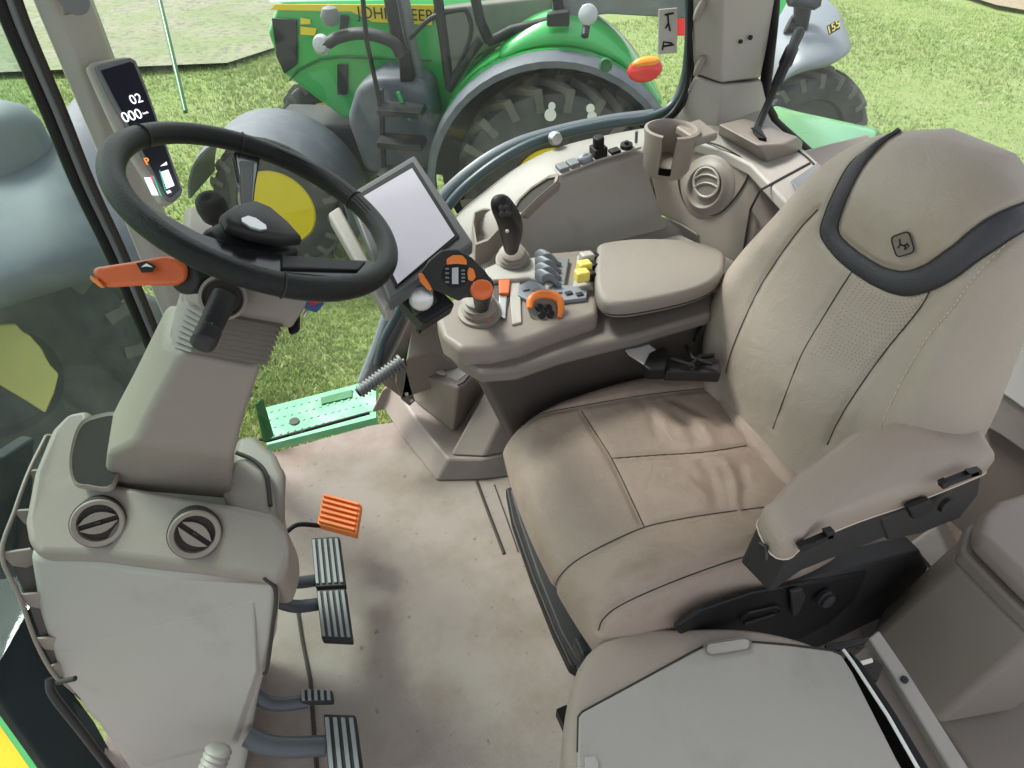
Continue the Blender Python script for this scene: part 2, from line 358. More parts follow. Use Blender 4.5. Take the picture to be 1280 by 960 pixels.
# B pillar
bp = thing('rear_pillar', (1.2, 1.44, 0), 'beige moulded cab pillar between door glass and rear side window', 'pillar')
A = [PY(866, -60, 1.46), PY(906, -60, 1.40), PY(962, -60, 1.44), PY(985, -60, 1.50)]
B = [PY(868, 92, 1.46), PY(902, 104, 1.40), PY(946, 98, 1.44), PY(950, 98, 1.50)]
Cc = [PY(846, 150, 1.47), PY(896, 172, 1.37), PY(950, 150, 1.43), PY(962, 140, 1.50)]
Dd = [PY(840, 200, 1.47), PY(896, 215, 1.33), PY(960, 190, 1.42), PY(975, 170, 1.50)]
bk = V(.02, .06, 0)
MB().add(*g_loft([A+[A[3]+bk, A[0]+bk], B+[B[3]+bk, B[0]+bk]])).build('upper_cover', 'trim_grey', bp, bevel=.006)
B2 = [p+V(0, -.008, -.004) for p in B]
MB().add(*g_loft([B2+[B[3]+bk, B[0]+bk], Cc+[Cc[3]+bk, Cc[0]+bk], Dd+[Dd[3]+bk, Dd[0]+bk]])).build('lower_cover', 'trim_grey', bp, bevel=.008)
for (x, y) in ((873, 12), (873, 82)):
    c = PY(x, y, 1.44); MB().add(*g_pillow(oval(c, V(.35, 0, .94)*1, V(.93, 0, -.35), .026, .011, 20), V(0, -1, 0), .012, .002)).build('bump_stop', 'trim', bp)
MB().add(*g_lathe([(.005, -.002), (.005, .002), (.001, .002)], PY(926, 52, 1.413), V(0, -1, 0), 12)).add(*g_lathe([(.006, -.002), (.006, .002), (.001, .002)], PY(938, 47, 1.42), V(0, -1, 0), 12)).build('screw_hole', 'black', bp)
# seals along the door side of the pillar
mb = MB()
for dx, r in ((-3, .007), (3, .005)):
    mb.add(*g_tube(cr([PY(866+dx, -60, 1.47), PY(865+dx, 50, 1.47), PY(862+dx, 105, 1.465), PY(846+dx, 138, 1.46), PY(826+dx, 156, 1.45)], 5), r, 8))
mb.build('door_edge_seal', 'black', bp)
# rear side window
rw = thing('rear_side_window', (1.5, 1.5, .9), 'rear side window with thick black seal beside the beige pillar', 'window')
sl_ = [PY(970, -60, 1.5), PY(966, 20, 1.5), PY(960, 80, 1.5), PY(956, 125, 1.5), PY(966, 148, 1.5), PX(1010, 185, 1.50), PX(1052, 228, 1.52), PX(1120, 290, 1.55)]
MB().add(*g_tube(cr(sl_[:5], 5), .016, 10)).build('seal', 'black', rw)
MB().add(*g_tube(cr([sl_[3], sl_[4], PY(1010, 188, 1.5), PY(1052, 226, 1.5), PY(1110, 285, 1.5)], 5), .012, 10)).build('lower_seal', 'black', rw)
gq = [PY(968, -60, 1.515), PY(958, 125, 1.515), PY(966, 148, 1.515), PY(1052, 226, 1.515), PY(1300, 470, 1.515), PY(1500, 470, 1.515), PY(1500, -60, 1.515)]
MB().add(*g_slab(gq, (0, .006, 0))).build('pane', 'glass', rw, smooth=False)
# own rear fender beyond it
fe = thing('rear_fender', PZ(1040, 180, .5), 'glossy pale green rear fender right outside the rear side window', 'fender')
rings = []
for i in range(9):
    t = i/8
    rings.append([lerp(PY(950, 175, 1.60), PY(1140, 330, 1.60), t), lerp(PY(962, 145, 1.85), PY(1110, 230, 1.85), t), lerp(PY(965, 134, 2.05), PY(1090, 185, 2.05), t)+V(0, 0, .0),
                  lerp(PY(968, 131, 2.12), PY(1100, 156, 2.12), t), lerp(PY(968, 138, 2.2), PY(1108, 160, 2.2), t)-V(0, 0, .05)])
MB().add(*g_loft(rings, closed=False)).build('fender_shell', mat('pale_green_paint', (.10, .42, .16), .25, var=.06, coat=.5), fe, solid=.015, sub=1)  # paler green than the parked tractor's paint

# right hand side trim: inner wall, ledge, tray, corner panel
tr = thing('side_trim', (.8, 1.35, .3), 'beige moulded trim wall and ledge along the right cab side', 'trim')
L1 = [(588, 338), (604, 318), (624, 298), (646, 276), (672, 250), (697, 226), (720, 216), (750, 207), (780, 198), (806, 190)]
Lt = cr([PY(a, b, 1.33) for a, b in L1], 4); n1 = len(Lt)
L2 = [(590, 372), (606, 350), (628, 335), (656, 322), (690, 312), (720, 300), (755, 288), (785, 280), (806, 275), (824, 270)]
Lb = cr([PY(a, b, 1.31) for a, b in L2], 4)
L0 = [(540, 326), (552, 290), (575, 262), (605, 237), (640, 210), (672, 192), (705, 179), (740, 170), (780, 162), (816, 156)]
Lo = cr([PY(a, b, 1.475) for a, b in L0], 4)
rings = []
for i in range(n1):
    mid = lerp(Lt[i], Lb[i], .5)+V(0, .012, 0)
    rings.append([Lo[i]+V(0, .02, -.03), Lo[i], lerp(Lo[i], Lt[i], .5)+V(0, 0, .004), Lt[i]+V(0, .008, .002), Lt[i]+V(0, 0, -.008), lerp(Lt[i], Lb[i], .12)+V(0, .004, 0), mid, Lb[i]+V(0, .01, .03), Lb[i]+V(0, -.01, 0), Lb[i]+V(0, -.05, -.012)])
MB().add(*g_loft(rings, closed=False)).build('inner_wall', 'trim_grey', tr, sub=1, solid=.006)
# rounded shelf below the wall
T_a = [(600, 385), (640, 340), (700, 316), (755, 292), (800, 277), (824, 270), (850, 280), (875, 296)]
T_b = [(620, 410), (680, 350), (722, 330), (770, 308), (810, 297), (848, 291), (865, 295), (875, 300)]
ta = cr([PY(a, b, 1.30) for a, b in T_a[:6]]+[PY(850, 280, 1.25), PY(875, 296, 1.2)], 4)
tb = cr([PZ(a, b, .655) for a, b in T_b], 4)
MB().add(*g_loft([ta, [lerp(p, q, .35)+V(0, 0, .004) for p, q in zip(ta, tb)], tb, [q+V(0, -.03, -.05) for q in tb]], closed=False)).build('tray_floor', 'trim_grey', tr, sub=1, solid=.006)
# lid behind the console pad
MB().add(*g_slab([PZ(690, 340, .665), PZ(760, 312, .665), PZ(850, 291, .665), PZ(935, 332, .665), PZ(900, 362, .665), PZ(760, 345, .665)], (0, 0, -.2))).build('storage_box', 'trim_light', tr, bevel=.012)
# corner panel
def CP(x, y, o=0): return PN(x, y, V(1.06, 1.15, .75)+V(-.02, -.02, 0)*0, nrm(V(-.93, -.25, .28)))
cn = nrm(V(-.93, -.25, .28)); cpo = V(1.06, 1.15, .75)
cpts = [(806, 190), (826, 196), (850, 182), (870, 176), (905, 188), (938, 205), (975, 240), (990, 262), (965, 300), (940, 350), (930, 420), (880, 420), (872, 298), (850, 283), (822, 268)]
def CPo(x, y, o=0): return PN(x, y, cpo+cn*o, cn)
MB().add(*g_slab([CPo(a, b) for a, b in cpts], -cn*.03)).build('corner_panel', 'trim', tr, bevel=.012, seg=4)
# separate vent cover plate with dark gap
cov = [(851, 190), (862, 178), (885, 178), (912, 188), (936, 207), (930, 230), (912, 255), (895, 268), (872, 268), (855, 252), (848, 225)]
cc = cr([CPo(a, b, .002) for a, b in cov], 5, closed=True)
MB().add(*g_tube(cc, .0022, 6, closed=True)).build('cover_gap', 'seam', tr)
vt = thing('round_air_vent', CPo(884, 232), 'round beige air vent set in the corner panel below the pillar', 'air vent')
u_ = nrm(CPo(900, 232)-CPo(884, 232)); v_ = nrm(CPo(884, 216)-CPo(884, 232))
MB().add(*g_lathe([(.078, .001), (.070, .005), (.060, .008), (.056, .013), (.051, .014), (.047, .010), (.044, .003), (.001, .002)], CPo(884, 234), cn, 40)).build('housing', 'trim', vt)
MB().add(*g_tube(oval(CPo(886, 228)+cn*.012, u_, v_, .036, .036, 36), .0035, 6, closed=True)).build('ring', 'trim_light', vt)
MB().add(*g_lathe([(.035, 0), (.035, .008), (.001, .009)], CPo(886, 228)+cn*.003, cn, 32)).build('dark_core', 'trim_dark', vt)
mb = MB()
for k in (-.012, .008): mb.add(*g_tube(cr([CPo(886, 228)+u_*(t*.033)+v_*(k+.010*(1-t*t))+cn*.012 for t in (-1, -.5, 0, .5, 1)], 4), .0035, 6))
mb.build('vane', 'trim', vt)
# rear shelf with dark joints and the speaker plate
zs = .875
MB().add(*g_slab([PZ(838, 168, zs), PZ(868, 160, zs), PZ(950, 136, zs), PZ(1056, 232, zs), PZ(1100, 300, zs), PZ(1002, 300, zs), PZ(985, 255, zs), PZ(938, 205, zs), PZ(900, 186, zs)], (0, 0, -.03))).build('rear_shelf', 'trim_grey', tr, bevel=.008)
MB().add(*g_slab([CPo(930, 205), CPo(990, 262), CPo(985, 420), CPo(925, 420)], V(.5, .1, -.03))).build('rear_corner', 'trim', tr, bevel=.012)
MB().add(*g_tube([PZ(950, 238, zs+.001), PZ(975, 224, zs+.001), PZ(1012, 204, zs+.001)], .003, 6)).add(*g_tube([PZ(985, 178, zs+.001), PZ(1010, 198, zs+.001), PZ(1018, 206, zs+.001)], .003, 6)).add(*g_tube([PZ(950, 238, zs), CPo(938, 262, .004), CPo(930, 310, .004), CPo(925, 345, .004)], .003, 6)).build('joint_line', 'seam', tr)
MB().add(*g_slab([PZ(988, 228, zs+.003), PZ(1020, 206, zs+.003), PZ(1050, 226, zs+.003), PZ(1004, 258, zs+.003)], (0, 0, .006))).build('speaker_plate', 'grey', tr, bevel=.004)
# cup holder
ch = thing('cup_holder', PZ(840, 170, .9), 'round beige cup holder with a slot beside the pillar foot', 'cup holder')
cz = .955; c = PZ(840, 163, cz); cw = .052
prof = [(.040, -.10), (.048, -.085), (.053, -.02), (.056, 0), (.056, .004), (.050, .006), (.046, 0), (.043, -.07), (.001, -.07)]
v, f = g_lathe([(r*1.12, h) for r, h in prof], c, Zu, 48)
def_ang = math.atan2(-c[1], -c[0]-.02); keep = []
for q in f:
    cen = sum(v[i] for i in q)/len(q)-c; a = math.atan2(cen[1], cen[0]); d = (a-def_ang+math.pi) % (2*math.pi)-math.pi
    if len(q) == 4 and abs(d) < .24 and cen[2] > -.068 and math.hypot(cen[0], cen[1]) > .03: continue
    keep.append(q)
mo('cup', v, keep, 'trim', ch)
MB().add(*g_slab([c+V(.03, .03, -.004), c+V(.03, -.055, -.004), c+V(.10, -.04, -.004), c+V(.11, .05, -.004)], (0, 0, -.02))).build('flange', 'trim', ch, bevel=.006)
# ledge details
sw = thing('switch_panel', PY(750, 195, 1.36), 'narrow switch strip with black knobs and sockets on the ledge under the door glass', 'switch panel')
def LG(x, y, o=0): # ledge plane
    a = PY(700, 210, 1.36); b = PY(800, 178, 1.36); e = nrm(b-a); n = nrm(np.cross(e, V(0, 1, 0.08))); n = n if n[2] > 0 else -n
    return PN(x, y, a+n*(.004+o), n), n, e
p = [LG(x, y)[0] for x, y in ((693, 213), (722, 200), (790, 177), (802, 186), (748, 202), (700, 222))]
_, ln, le = LG(750, 195)
lf = nrm(np.cross(ln, le))
MB().add(*g_slab(p, ln*.006)).build('strip', 'trim_light', sw, bevel=.002)
for (x, y) in ((703, 211), (716, 206)):
    c, n, e = LG(x, y, .006); MB().add(*g_box(c+n*.004, (.026, .03, .012), np.stack([e, lf, n], 1))).build('rocker_switch', 'grey', sw, bevel=.003)
c, n, e = LG(731, 201, .006); MB().add(*g_pillow(oval(c, e, lf, .02, .016, 20), n, .016, .004)).build('knob', 'bluegrey', sw)
c, n, e = LG(748, 194, .006); k = MB().add(*g_box(c+n*.012, (.034, .034, .024), np.stack([e, lf, n], 1))).add(*g_lathe([(.012, .02), (.014, .03), (.014, .045), (.011, .049), (.001, .049)], c, n, 16)).build('plug', 'black', sw, bevel=.003)
c, n, e = LG(768, 190, .006); MB().add(*g_box(c+n*.003, (.026, .022, .008), np.stack([e, lf, n], 1))).build('socket', 'black', sw, bevel=.002)
c, n, e = LG(783, 184, .006); MB().add(*g_lathe([(.016, 0), (.015, .009), (.006, .010), (.005, .016), (.001, .016)], c, n, 20)).build('round_knob', 'black', sw)
c, n, e = LG(795, 178, .006); MB().add(*g_tube([c, c+n*.03], .004, 8)).build('antenna_stub', 'grey', sw)
# slot pocket and front cup
pk = thing('ledge_pocket', PY(665, 235, 1.38), 'long open slot pocket in the front part of the ledge', 'pocket')
q = [(642, 262), (650, 249), (664, 236), (684, 223), (694, 221), (692, 229), (672, 246), (652, 266)]
pA_, pB_, pC_ = PY(640, 210, 1.475), PY(646, 276, 1.33), PY(697, 226, 1.33)
pn_k = nrm(np.cross(pB_-pA_, pC_-pA_)); pn_k = pn_k if pn_k[2] > 0 else -pn_k
ring_o = [PN(a, b, pA_+pn_k*.022, pn_k) for a, b in q]
cen = sum(ring_o)/len(ring_o)
MB().add(*g_loft([[cen+(p_-cen)*1.22+V(0, 0, -.01) for p_ in ring_o], [cen+(p_-cen)*1.18+V(0, 0, .002) for p_ in ring_o], ring_o, [p_-pn_k*.03 for p_ in ring_o]])).build('pocket_rim', 'trim', pk)
MB().add(*g_slab([cen+(p_-cen)*.99-pn_k*.004 for p_ in ring_o], -pn_k*.01)).build('pocket_bottom', 'seam', pk)  # shallow bottom coloured dark for the shade inside the slot
cu = thing('small_cup', PY(607, 280, 1.36), 'small beige cup tray at the front end of the ledge', 'cup')
q = [(592, 278), (594, 266), (604, 262), (622, 262), (626, 268), (622, 285), (610, 298), (596, 303)]
ro = [PZ(a, b, .745) for a, b in q]; cen = sum(ro)/len(ro)
MB().add(*g_loft([[cen+(p_-cen)*1.25+V(0, 0, -.05) for p_ in ro], [cen+(p_-cen)*1.12 for p_ in ro], [cen+(p_-cen)*1.0 for p_ in ro], [cen+(p_-cen)*.8+V(0, 0, -.045) for p_ in ro]])).build('cup_body', 'trim', cu)
# black lever in its housing
hl_ = thing('park_lever', PZ(945, 160, .9), 'long black lever rising from a beige slotted housing on the rear shelf', 'lever')
hz = .925
MB().add(*g_frus([PZ(896, 168, .87), PZ(932, 152, .87), PZ(1004, 176, .87), PZ(1004, 190, .87), PZ(958, 205, .87)], [PZ(897, 155, hz), PZ(930, 148, hz), PZ(1000, 172, hz-.02), PZ(978, 182, hz-.015), PZ(948, 182, hz)])).build('housing', 'trim', hl_, bevel=.008)
MB().add(*g_slab([PZ(938, 160, hz+.001), PZ(948, 158, hz+.001), PZ(957, 173, hz+.001), PZ(956, 191, .885), PZ(948, 192, .885), PZ(948, 172, hz+.001)], (0, -.003, .002))).build('slot', 'black', hl_)
a = PZ(944, 166, hz-.01); b = D(1000, 38, 1.72)
d = nrm(b-a); Ln = np.linalg.norm(b-a)
MB().add(*g_lathe([(.009, 0), (.009, Ln*.42), (.013, Ln*.44), (.014, Ln*.64), (.0175, Ln*.66), (.017, Ln*.8), (.013, Ln*.82), (.015, Ln*.97), (.010, Ln), (.001, Ln)], a, d, 16)).build('lever_rod', 'black', hl_)

# front right pillar with its seal
pa = thing('front_pillar', (-.3, 1.45, .4), 'beige front cab pillar carrying the slim display', 'pillar')
E1 = [PY(30, -60, 1.44), PY(190, -60, 1.40), PY(318, -60, 1.50)]
E2 = [PY(62, 30, 1.44), PY(98, 30, 1.40), PY(338, 30, 1.50)]
PAo = [(-20, -60), (36, -60), (62, 30), (110, 140), (150, 260), (196, 385), (232, 470), (262, 540)]
PAi = [(340, -60), (322, 0), (338, 40), (250, 150), (222, 235), (240, 330), (262, 430), (290, 540)]
rl = []
for (a, b), (a2, b2) in zip([(18, -60), (46, 10), (80, 90), (112, 165), (150, 260), (190, 360), (226, 450), (262, 540)], [(92, -60), (116, 10), (146, 90), (162, 165), (200, 260), (240, 350), (266, 440), (300, 540)]):
    p = PY(a, b, 1.45); q = PY(a2, b2, 1.48); m_ = lerp(p, q, .35)+V(0, -.02, 0); m2 = lerp(p, q, .75)+V(0, -.02, 0)
    rl.append([p+V(-.01, .05, 0), p, m_, m2, q, q+V(0, .05, 0)])
MB().add(*g_loft(rl)).build('pillar_cover', 'trim_light', pa, bevel=.006)
sp_ = [D(231, 470, 1.9)]
pl_ = [PY(a, b, 1.46) for a, b in ((-16, -50), (12, 30), (60, 140), (98, 232), (140, 320), (186, 428), (215, 500), (240, 560))]
MB().add(*g_tube(cr(pl_, 4), .013, 8)).build('windshield_seal', 'black', pa)
pl2 = [p+V(.028, -.01, 0) for p in pl_]
MB().add(*g_tube(cr(pl2, 4), .006, 8)).build('trim_edge_seal', 'seam', pa)
MB().add(*g_tube(cr([p+V(.014, -.002, 0) for p in pl_], 4), .009, 8)).build('seal_lip', 'grey', pa)
c = PY(90, 4, 1.42)
so_ = MB().add(*g_slab([PY(73, -20, 1.42), PY(108, -24, 1.42), PY(113, 10, 1.42), PY(80, 19, 1.42)], (0, -.01, 0))).build('pillar_speaker', 'trim', pa, bevel=.004)
MB().add(*g_lathe([(.022, 0), (.022, .004), (.001, .005)], PY(93, 0, 1.405), V(0, -1, 0), 24)).build('speaker_grille', 'grey', so_)
# slim corner display
DO = PY(170, 160, 1.36); dn = nrm(V(.42, -.80, .42))
def DP(x, y, o=0): return PN(x, y, DO+dn*o, dn)
cds = thing('corner_display', DP(170, 160), 'slim tall display lit with white digits on the front pillar', 'display')
q = [(112, 82), (120, 75), (160, 68), (172, 72), (186, 112), (204, 165), (230, 240), (226, 248), (214, 256), (205, 254), (150, 165), (128, 118)]
MB().add(*g_slab([DP(a-4, b+2, -.008) for a, b in q], -dn*.018)).build('back_shell', 'trim_light', cds, bevel=.006)
q2 = [(119, 84), (125, 80), (162, 71), (170, 75), (186, 116), (204, 168), (229, 238), (226, 245), (216, 253), (209, 250), (160, 163), (136, 120)]
MB().add(*g_slab([DP(a, b) for a, b in q2], -dn*.01)).build('bezel', 'grey', cds, bevel=.003)
q3 = [(126, 88), (163, 77), (167, 79), (184, 120), (201, 168), (225, 237), (214, 247), (208, 244), (165, 163), (142, 120)]
sc = MB().add(*g_slab([DP(a, b, .0015) for a, b in q3], -dn*.002)).build('screen', 'lcd', cds)
ux = nrm(DP(180, 118)-DP(140, 128)); uy = nrm(DP(160, 100)-DP(175, 150)); uy = nrm(uy-ux*np.dot(uy, ux))
text('02', 'digits', 'lit_white', cds, DP(170, 124, .003), ux, uy, .022)
text('000', 'digits', 'lit_white', cds, DP(165, 145, .003), ux, uy, .024)
text('km/h', 'unit', 'lit_white', cds, DP(182, 141, .003), ux, uy, .005)
text('P', 'gear_letter', 'lit_orange', cds, DP(184, 202, .003), ux, uy, .018)
for nm, m_, qq in (('fuel_bar', 'lit_white', [(180, 222), (188, 222), (198, 244), (190, 244)]), ('level_bar', 'lit_white', [(201, 215), (210, 212), (218, 232), (208, 236)]), ('green_line', 'lit_green', [(191, 220), (192, 220), (202, 245), (201, 245)]), ('red_line', 'lit_red', [(188, 219), (190, 219), (193, 228), (191, 228)]), ('frame_line', 'lit_green', [(199, 213), (200, 213), (207, 238), (206, 238)]), ('flag', 'lit_white', [(200, 208), (208, 202), (209, 206)])):
    MB().add(*g_slab([DP(a, b, .002) for a, b in qq], dn*.0008)).build(nm, m_, cds)
text('BB', 'small_letters', 'lit_white', cds, DP(211, 240, .003), ux, uy, .008)

# windshield and dark lower frame
ws = thing('windshield', (-.7, .8, .3), 'tinted windshield glass at the left edge above its dark lower frame', 'windshield')
WX = -.52
MB().add(*g_slab([(-.36, 1.48, .42), (-.74, .95, .42), (-.86, .1, .42), (-.86, .1, 1.75), (-.74, .95, 1.75), (-.30, 1.48, 1.75)], (-.006, .004, 0))).build('pane', 'windshield', ws, smooth=False)
wf = [PX(-40, 500, -.70), PX(26, 538, -.70), PX(52, 556, -.70), PX(70, 700, -.70), PX(150, 980, -.70), PX(110, 1010, -.70), PX(-40, 880, -.70)]
MB().add(*g_slab([PY(-60, 590, 1.10), PY(8, 570, 1.2), PY(45, 545, 1.25), PY(40, 700, 1.0), PY(75, 840, .86), PY(120, 905, .8), PY(170, 990, .76), PY(95, 1010, .74), PY(0, 876, .86), PY(-60, 810, .92)], (-.03, .02, 0))).build('lower_frame', 'teal', ws, bevel=.008)
MB().add(*g_tube(cr([PY(62, 848, .83), PY(66, 868, .81), PY(100, 912, .77), PY(160, 990, .72)], 5), .008, 8)).build('frame_seal', 'char', ws)
hd = thing('engine_hood', D(10, 950, 1.7), 'bright yellow hood stripe with green edge below the windshield', 'engine hood')
MB().add(*g_slab([D(-80, 850, 1.75), D(-6, 893, 1.75), D(56, 985, 1.75), D(-80, 1010, 1.75)], (-.02, .02, -.05))).build('stripe', 'yellow', hd, bevel=.004)
MB().add(*g_slab([D(-80, 830, 1.72), D(-6, 876, 1.72), D(66, 990, 1.72), D(54, 985, 1.72), D(-10, 893, 1.72), D(-80, 853, 1.72)], (-.02, .02, -.05))).build('hood_edge', 'green', hd, bevel=.004)
# ================================================================ front console
fc = thing('front_console', (-.3, .85, 0), 'large beige front console with two round air vents below the steering column', 'console')
YN = .62
def sec(z):      # plan section of the console at height z : (x_left, x_right, y_near, y_far)
    t = min(1, max(0, z/.58))
    xr = lerp(-.335, -.135, t**1.1); xl = lerp(-.40, -.500, min(1, t*1.6))
    return xl, xr
def Rr(px_, py_, y=YN): return PY(px_, py_, y)
nearp = [(34, 694), (60, 694), (200, 712), (335, 722), (352, 726), (345, 800), (333, 838), (322, 880), (308, 960), (296, 1010), (200, 1010), (160, 965), (108, 890), (72, 850), (46, 770)]
backp = [(p[0], p[1]) for p in nearp]
q1, q2_, q3_ = PZ(40, 682, .60), PZ(352, 722, .58), PZ(310, 960, .08)
CNn = nrm(np.cross(q2_-q1, q3_-q1)); CNn = CNn if np.dot(CNn, CAM-q1) > 0 else -CNn
def NP(x, y, o=0): return PN(x, y, q1+CNn*o, CNn)
near = [NP(a, b) for a, b in nearp]
MB().add(*g_slab(near, V(.04, .28, -.03))).build('console_body', 'trim_grey', fc, bevel=.02, seg=5, angle=25)
# upper cowl: near lip -> vent face -> plateau
lip = [(33, 680), (28, 650), (40, 590), (62, 535), (84, 514), (112, 510), (128, 600), (290, 628), (344, 640), (360, 660), (361, 690), (353, 728), (250, 712), (120, 696), (50, 694)]
cz_ = [.60, .615, .64, .665, .67, .67, .655, .65, .645, .635, .615, .575, .585, .59, .59]
topv = [PZ(a, b, z) for (a, b), z in zip(lip, cz_)]
MB().add(*g_slab(topv, (.0, .012, -.10))).build('vent_cowl', 'trim', fc, bevel=.018, seg=5, angle=20)
# storage recess beside the column
rec = cr([PZ(a, b, .672) for a, b in [(93, 600), (90, 570), (100, 535), (118, 523), (150, 521), (150, 560), (140, 605), (110, 606)]], 4, closed=True)
cen = sum(rec)/len(rec)
MB().add(*g_loft([[cen+(p-cen)*1.08+V(0, 0, -.004) for p in rec], [cen+(p-cen)*1.05+V(0, 0, .004) for p in rec], [cen+(p-cen)*1.0 for p in rec], [cen+(p-cen)*.93+V(0, 0, -.003) for p in rec]])).build('recess_lip', 'trim', fc)
MB().add(*g_slab([cen+(p-cen)*.98+V(0, 0, -.0) for p in rec], (0, 0, -.003))).build('recess', 'recess', fc)  # flush dark sheet, shade of a deep recess put into its colour
# right hand lobe behind the column
lob = [(282, 612), (296, 545), (318, 541), (346, 566), (357, 590), (357, 640), (350, 664), (300, 650)]
MB().add(*g_slab([PZ(a, b, .60) for a, b in lob], (-.03, .03, -.12))).build('column_lobe', 'trim_dark', fc, bevel=.02, seg=4)
lob2 = [(275, 618), (292, 572), (310, 570), (332, 585), (340, 612), (346, 655), (300, 652)]
MB().add(*g_slab([PZ(a, b, .62) for a, b in lob2], (.0, .02, -.12))).build('lobe_cap', 'trim', fc, bevel=.02, seg=4)
MB().add(*g_tube(cr([PZ(a, b, .623) for a, b in [(296, 566), (318, 576), (333, 594), (338, 632)]], 5), .004, 8)).build('lobe_gap', 'seam', fc)
MB().add(*g_tube(cr([NP(a, b, .001) for a, b in [(330, 722), (345, 740), (340, 790), (334, 835), (330, 842)]], 5), .0035, 6)).build('side_gap', 'seam', fc)
# side fold of the near face
MB().add(*g_frus([NP(a, b, -.004) for a, b in [(66, 812), (322, 742), (326, 842), (300, 930), (180, 960), (108, 888)]], [NP(a, b, o_) for (a, b), o_ in zip([(74, 814), (316, 752), (320, 838), (290, 925), (180, 950), (114, 886)], [.001, .001, .010, .014, .012, .004])])).build('lower_facet', 'trim_grey', fc, bevel=.004)
# vents
vn = nrm(V(.10, -.80, .60))
for (x, y, rot, lb) in ((124, 652, 0, 'left round air vent with horizontal vane on the front console'), (244, 666, 55, 'right round air vent with slanted vane on the front console')):
    o = PZ(x, y, .628)+vn*.006; vt = thing('console_air_vent', o, lb, 'air vent', 'round vents of the front console')
    ux = nrm(V(1, 0, 0)-vn*vn[0]); uy = np.cross(vn, ux); R = .039
    MB().add(*g_lathe([(R*1.045, -.03), (R*1.045, .003), (R*1.01, .004), (R*.98, .002), (R*.98, -.002)], o, vn, 48)).build('dark_gap', 'seam', vt)
    MB().add(*g_lathe([(R, -.03), (R, .006), (R*.94, .008), (R*.78, .006), (R*.74, -.004), (R*.73, -.03)], o, vn, 48)).build('ring', 'trim', vt)
    MB().add(*g_lathe([(R*.78, -.03), (R*.78, -.006), (.001, -.006)], o, vn, 40)).build('dark_core', 'black', vt)
    a = math.radians(rot); e = ux*math.cos(a)-uy*math.sin(a); g = ux*math.sin(a)+uy*math.cos(a)
    for s_ in (-1, 1):
        pts = [o+e*(t*R*.72)+g*s_*(R*.11+R*.34*(1-(t)**2)*(1 if k else 0)) for k, ts in ((0, (-1, -.5, 0, .5, 1)), (1, (.95, .6, .3, 0, -.3, -.6, -.95))) for t in ts]
        MB().add(*g_slab([p+vn*.001 for p in pts], vn*.005)).build('vane', 'trim', vt, bevel=.0015)
    MB().add(*g_box(o+vn*.003+g*R*.02, (.008, .004, .006), np.stack([e, g, vn], 1))).build('slider', 'seam', vt)
# defroster frame along the left side of the console
df = thing('defroster_duct', PY(20, 700, .8), 'open ribbed duct frame along the left side of the front console', 'duct')
out_ = [(58, 545), (36, 590), (18, 640), (2, 693), (24, 745), (44, 800), (62, 835), (76, 853)]
inn_ = [(70, 548), (58, 590), (44, 640), (30, 690), (46, 745), (66, 800), (80, 826), (92, 848)]
zs_ = [.63, .62, .60, .57, .50, .40, .33, .28]
dO = [PZ(a, b, z) for (a, b), z in zip(out_, zs_)]; dI = [PZ(a, b, z-.01) for (a, b), z in zip(inn_, zs_)]
MB().add(*g_tube(cr(dO, 4), .0035, 8)).build('outer_rail', 'trim', df)
for i in range(len(dO)): MB().add(*g_slab([dO[i]+V(0, 0, .002), dI[i]+V(.01, 0, .002), dI[i]+V(.01, 0, -.05), dO[i]+V(0, 0, -.05)], (0, .004, 0))).build('rib', 'trim', df)
MB().add(*g_loft([[o_+V(0, 0, -.035), lerp(o_, i_, .5)+V(0, 0, -.045), i_+V(.02, 0, -.03), i_+V(.02, 0, -.08), o_+V(0, 0, -.08)] for o_, i_ in zip(dO, dI)])).build('duct_floor', 'brownblack', df)
MB().add(*g_tube([PY(72, 853, .62), PY(94, 848, .61)], .004, 8)).build('end_lip', 'seam', df)
gb = thing('floor_gaiter', PZ(270, 950, .12), 'ribbed beige rubber gaiter at the foot of the front console', 'gaiter')
ga = NP(256, 985, .10); gd = nrm(NP(274, 936, .06)-ga); L = .07
MB().add(*g_lathe([(.02+.004*(k % 2), L*k/14) for k in range(15)]+[(.012, L*1.02), (.001, L*1.02)], ga, gd, 28)).build('bellows', 'trim_grey', gb)

# ================================================================ steering column and wheel
sc_ = thing('steering_column', (-.25, .88, .62), 'beige steering column with ribbed bellows under the steering wheel', 'steering column')
def rring(c, ax, ax_x, w_, d_, p=4.0, n=32):
    ax = nrm(ax); ex = nrm(np.array(ax_x)-ax*np.dot(ax_x, ax)); ey = np.cross(ax, ex); out = []
    for k in range(n):
        a = 2*math.pi*k/n; ca, sa = math.cos(a), math.sin(a)
        out.append(c+ex*w_*.5*math.copysign(abs(ca)**(2/p), ca)+ey*d_*.5*math.copysign(abs(sa)**(2/p), sa))
    return out
def crd(px_, py_, d): return D(px_, py_, d)
base = crd(218, 612, 1.03); mid = crd(262, 455, .985); head = crd(303, 375, .955); topc = crd(312, 335, .95)
cax = nrm(topc-base); cx_ = nrm(V(.93, .36, 0))
def col_face(y0, d):  # polygonal section: light bevel on the left, wide face to the rear
    pass
def csec(pl, pm, pr, d, back=.13):
    a = D(*pl, d+.035); b = D(*pm, d-.015); c = D(*pr, d+.02)
    return [a, b, c, c+V(-.02, back, .01), a+V(.01, back*.8, .01)]
b_ = [PZ(126, 602, .630), PZ(155, 611, .622), PZ(288, 622, .600)]; b_ += [b_[2]+V(-.02, .14, 0), b_[0]+V(.01, .11, 0)]
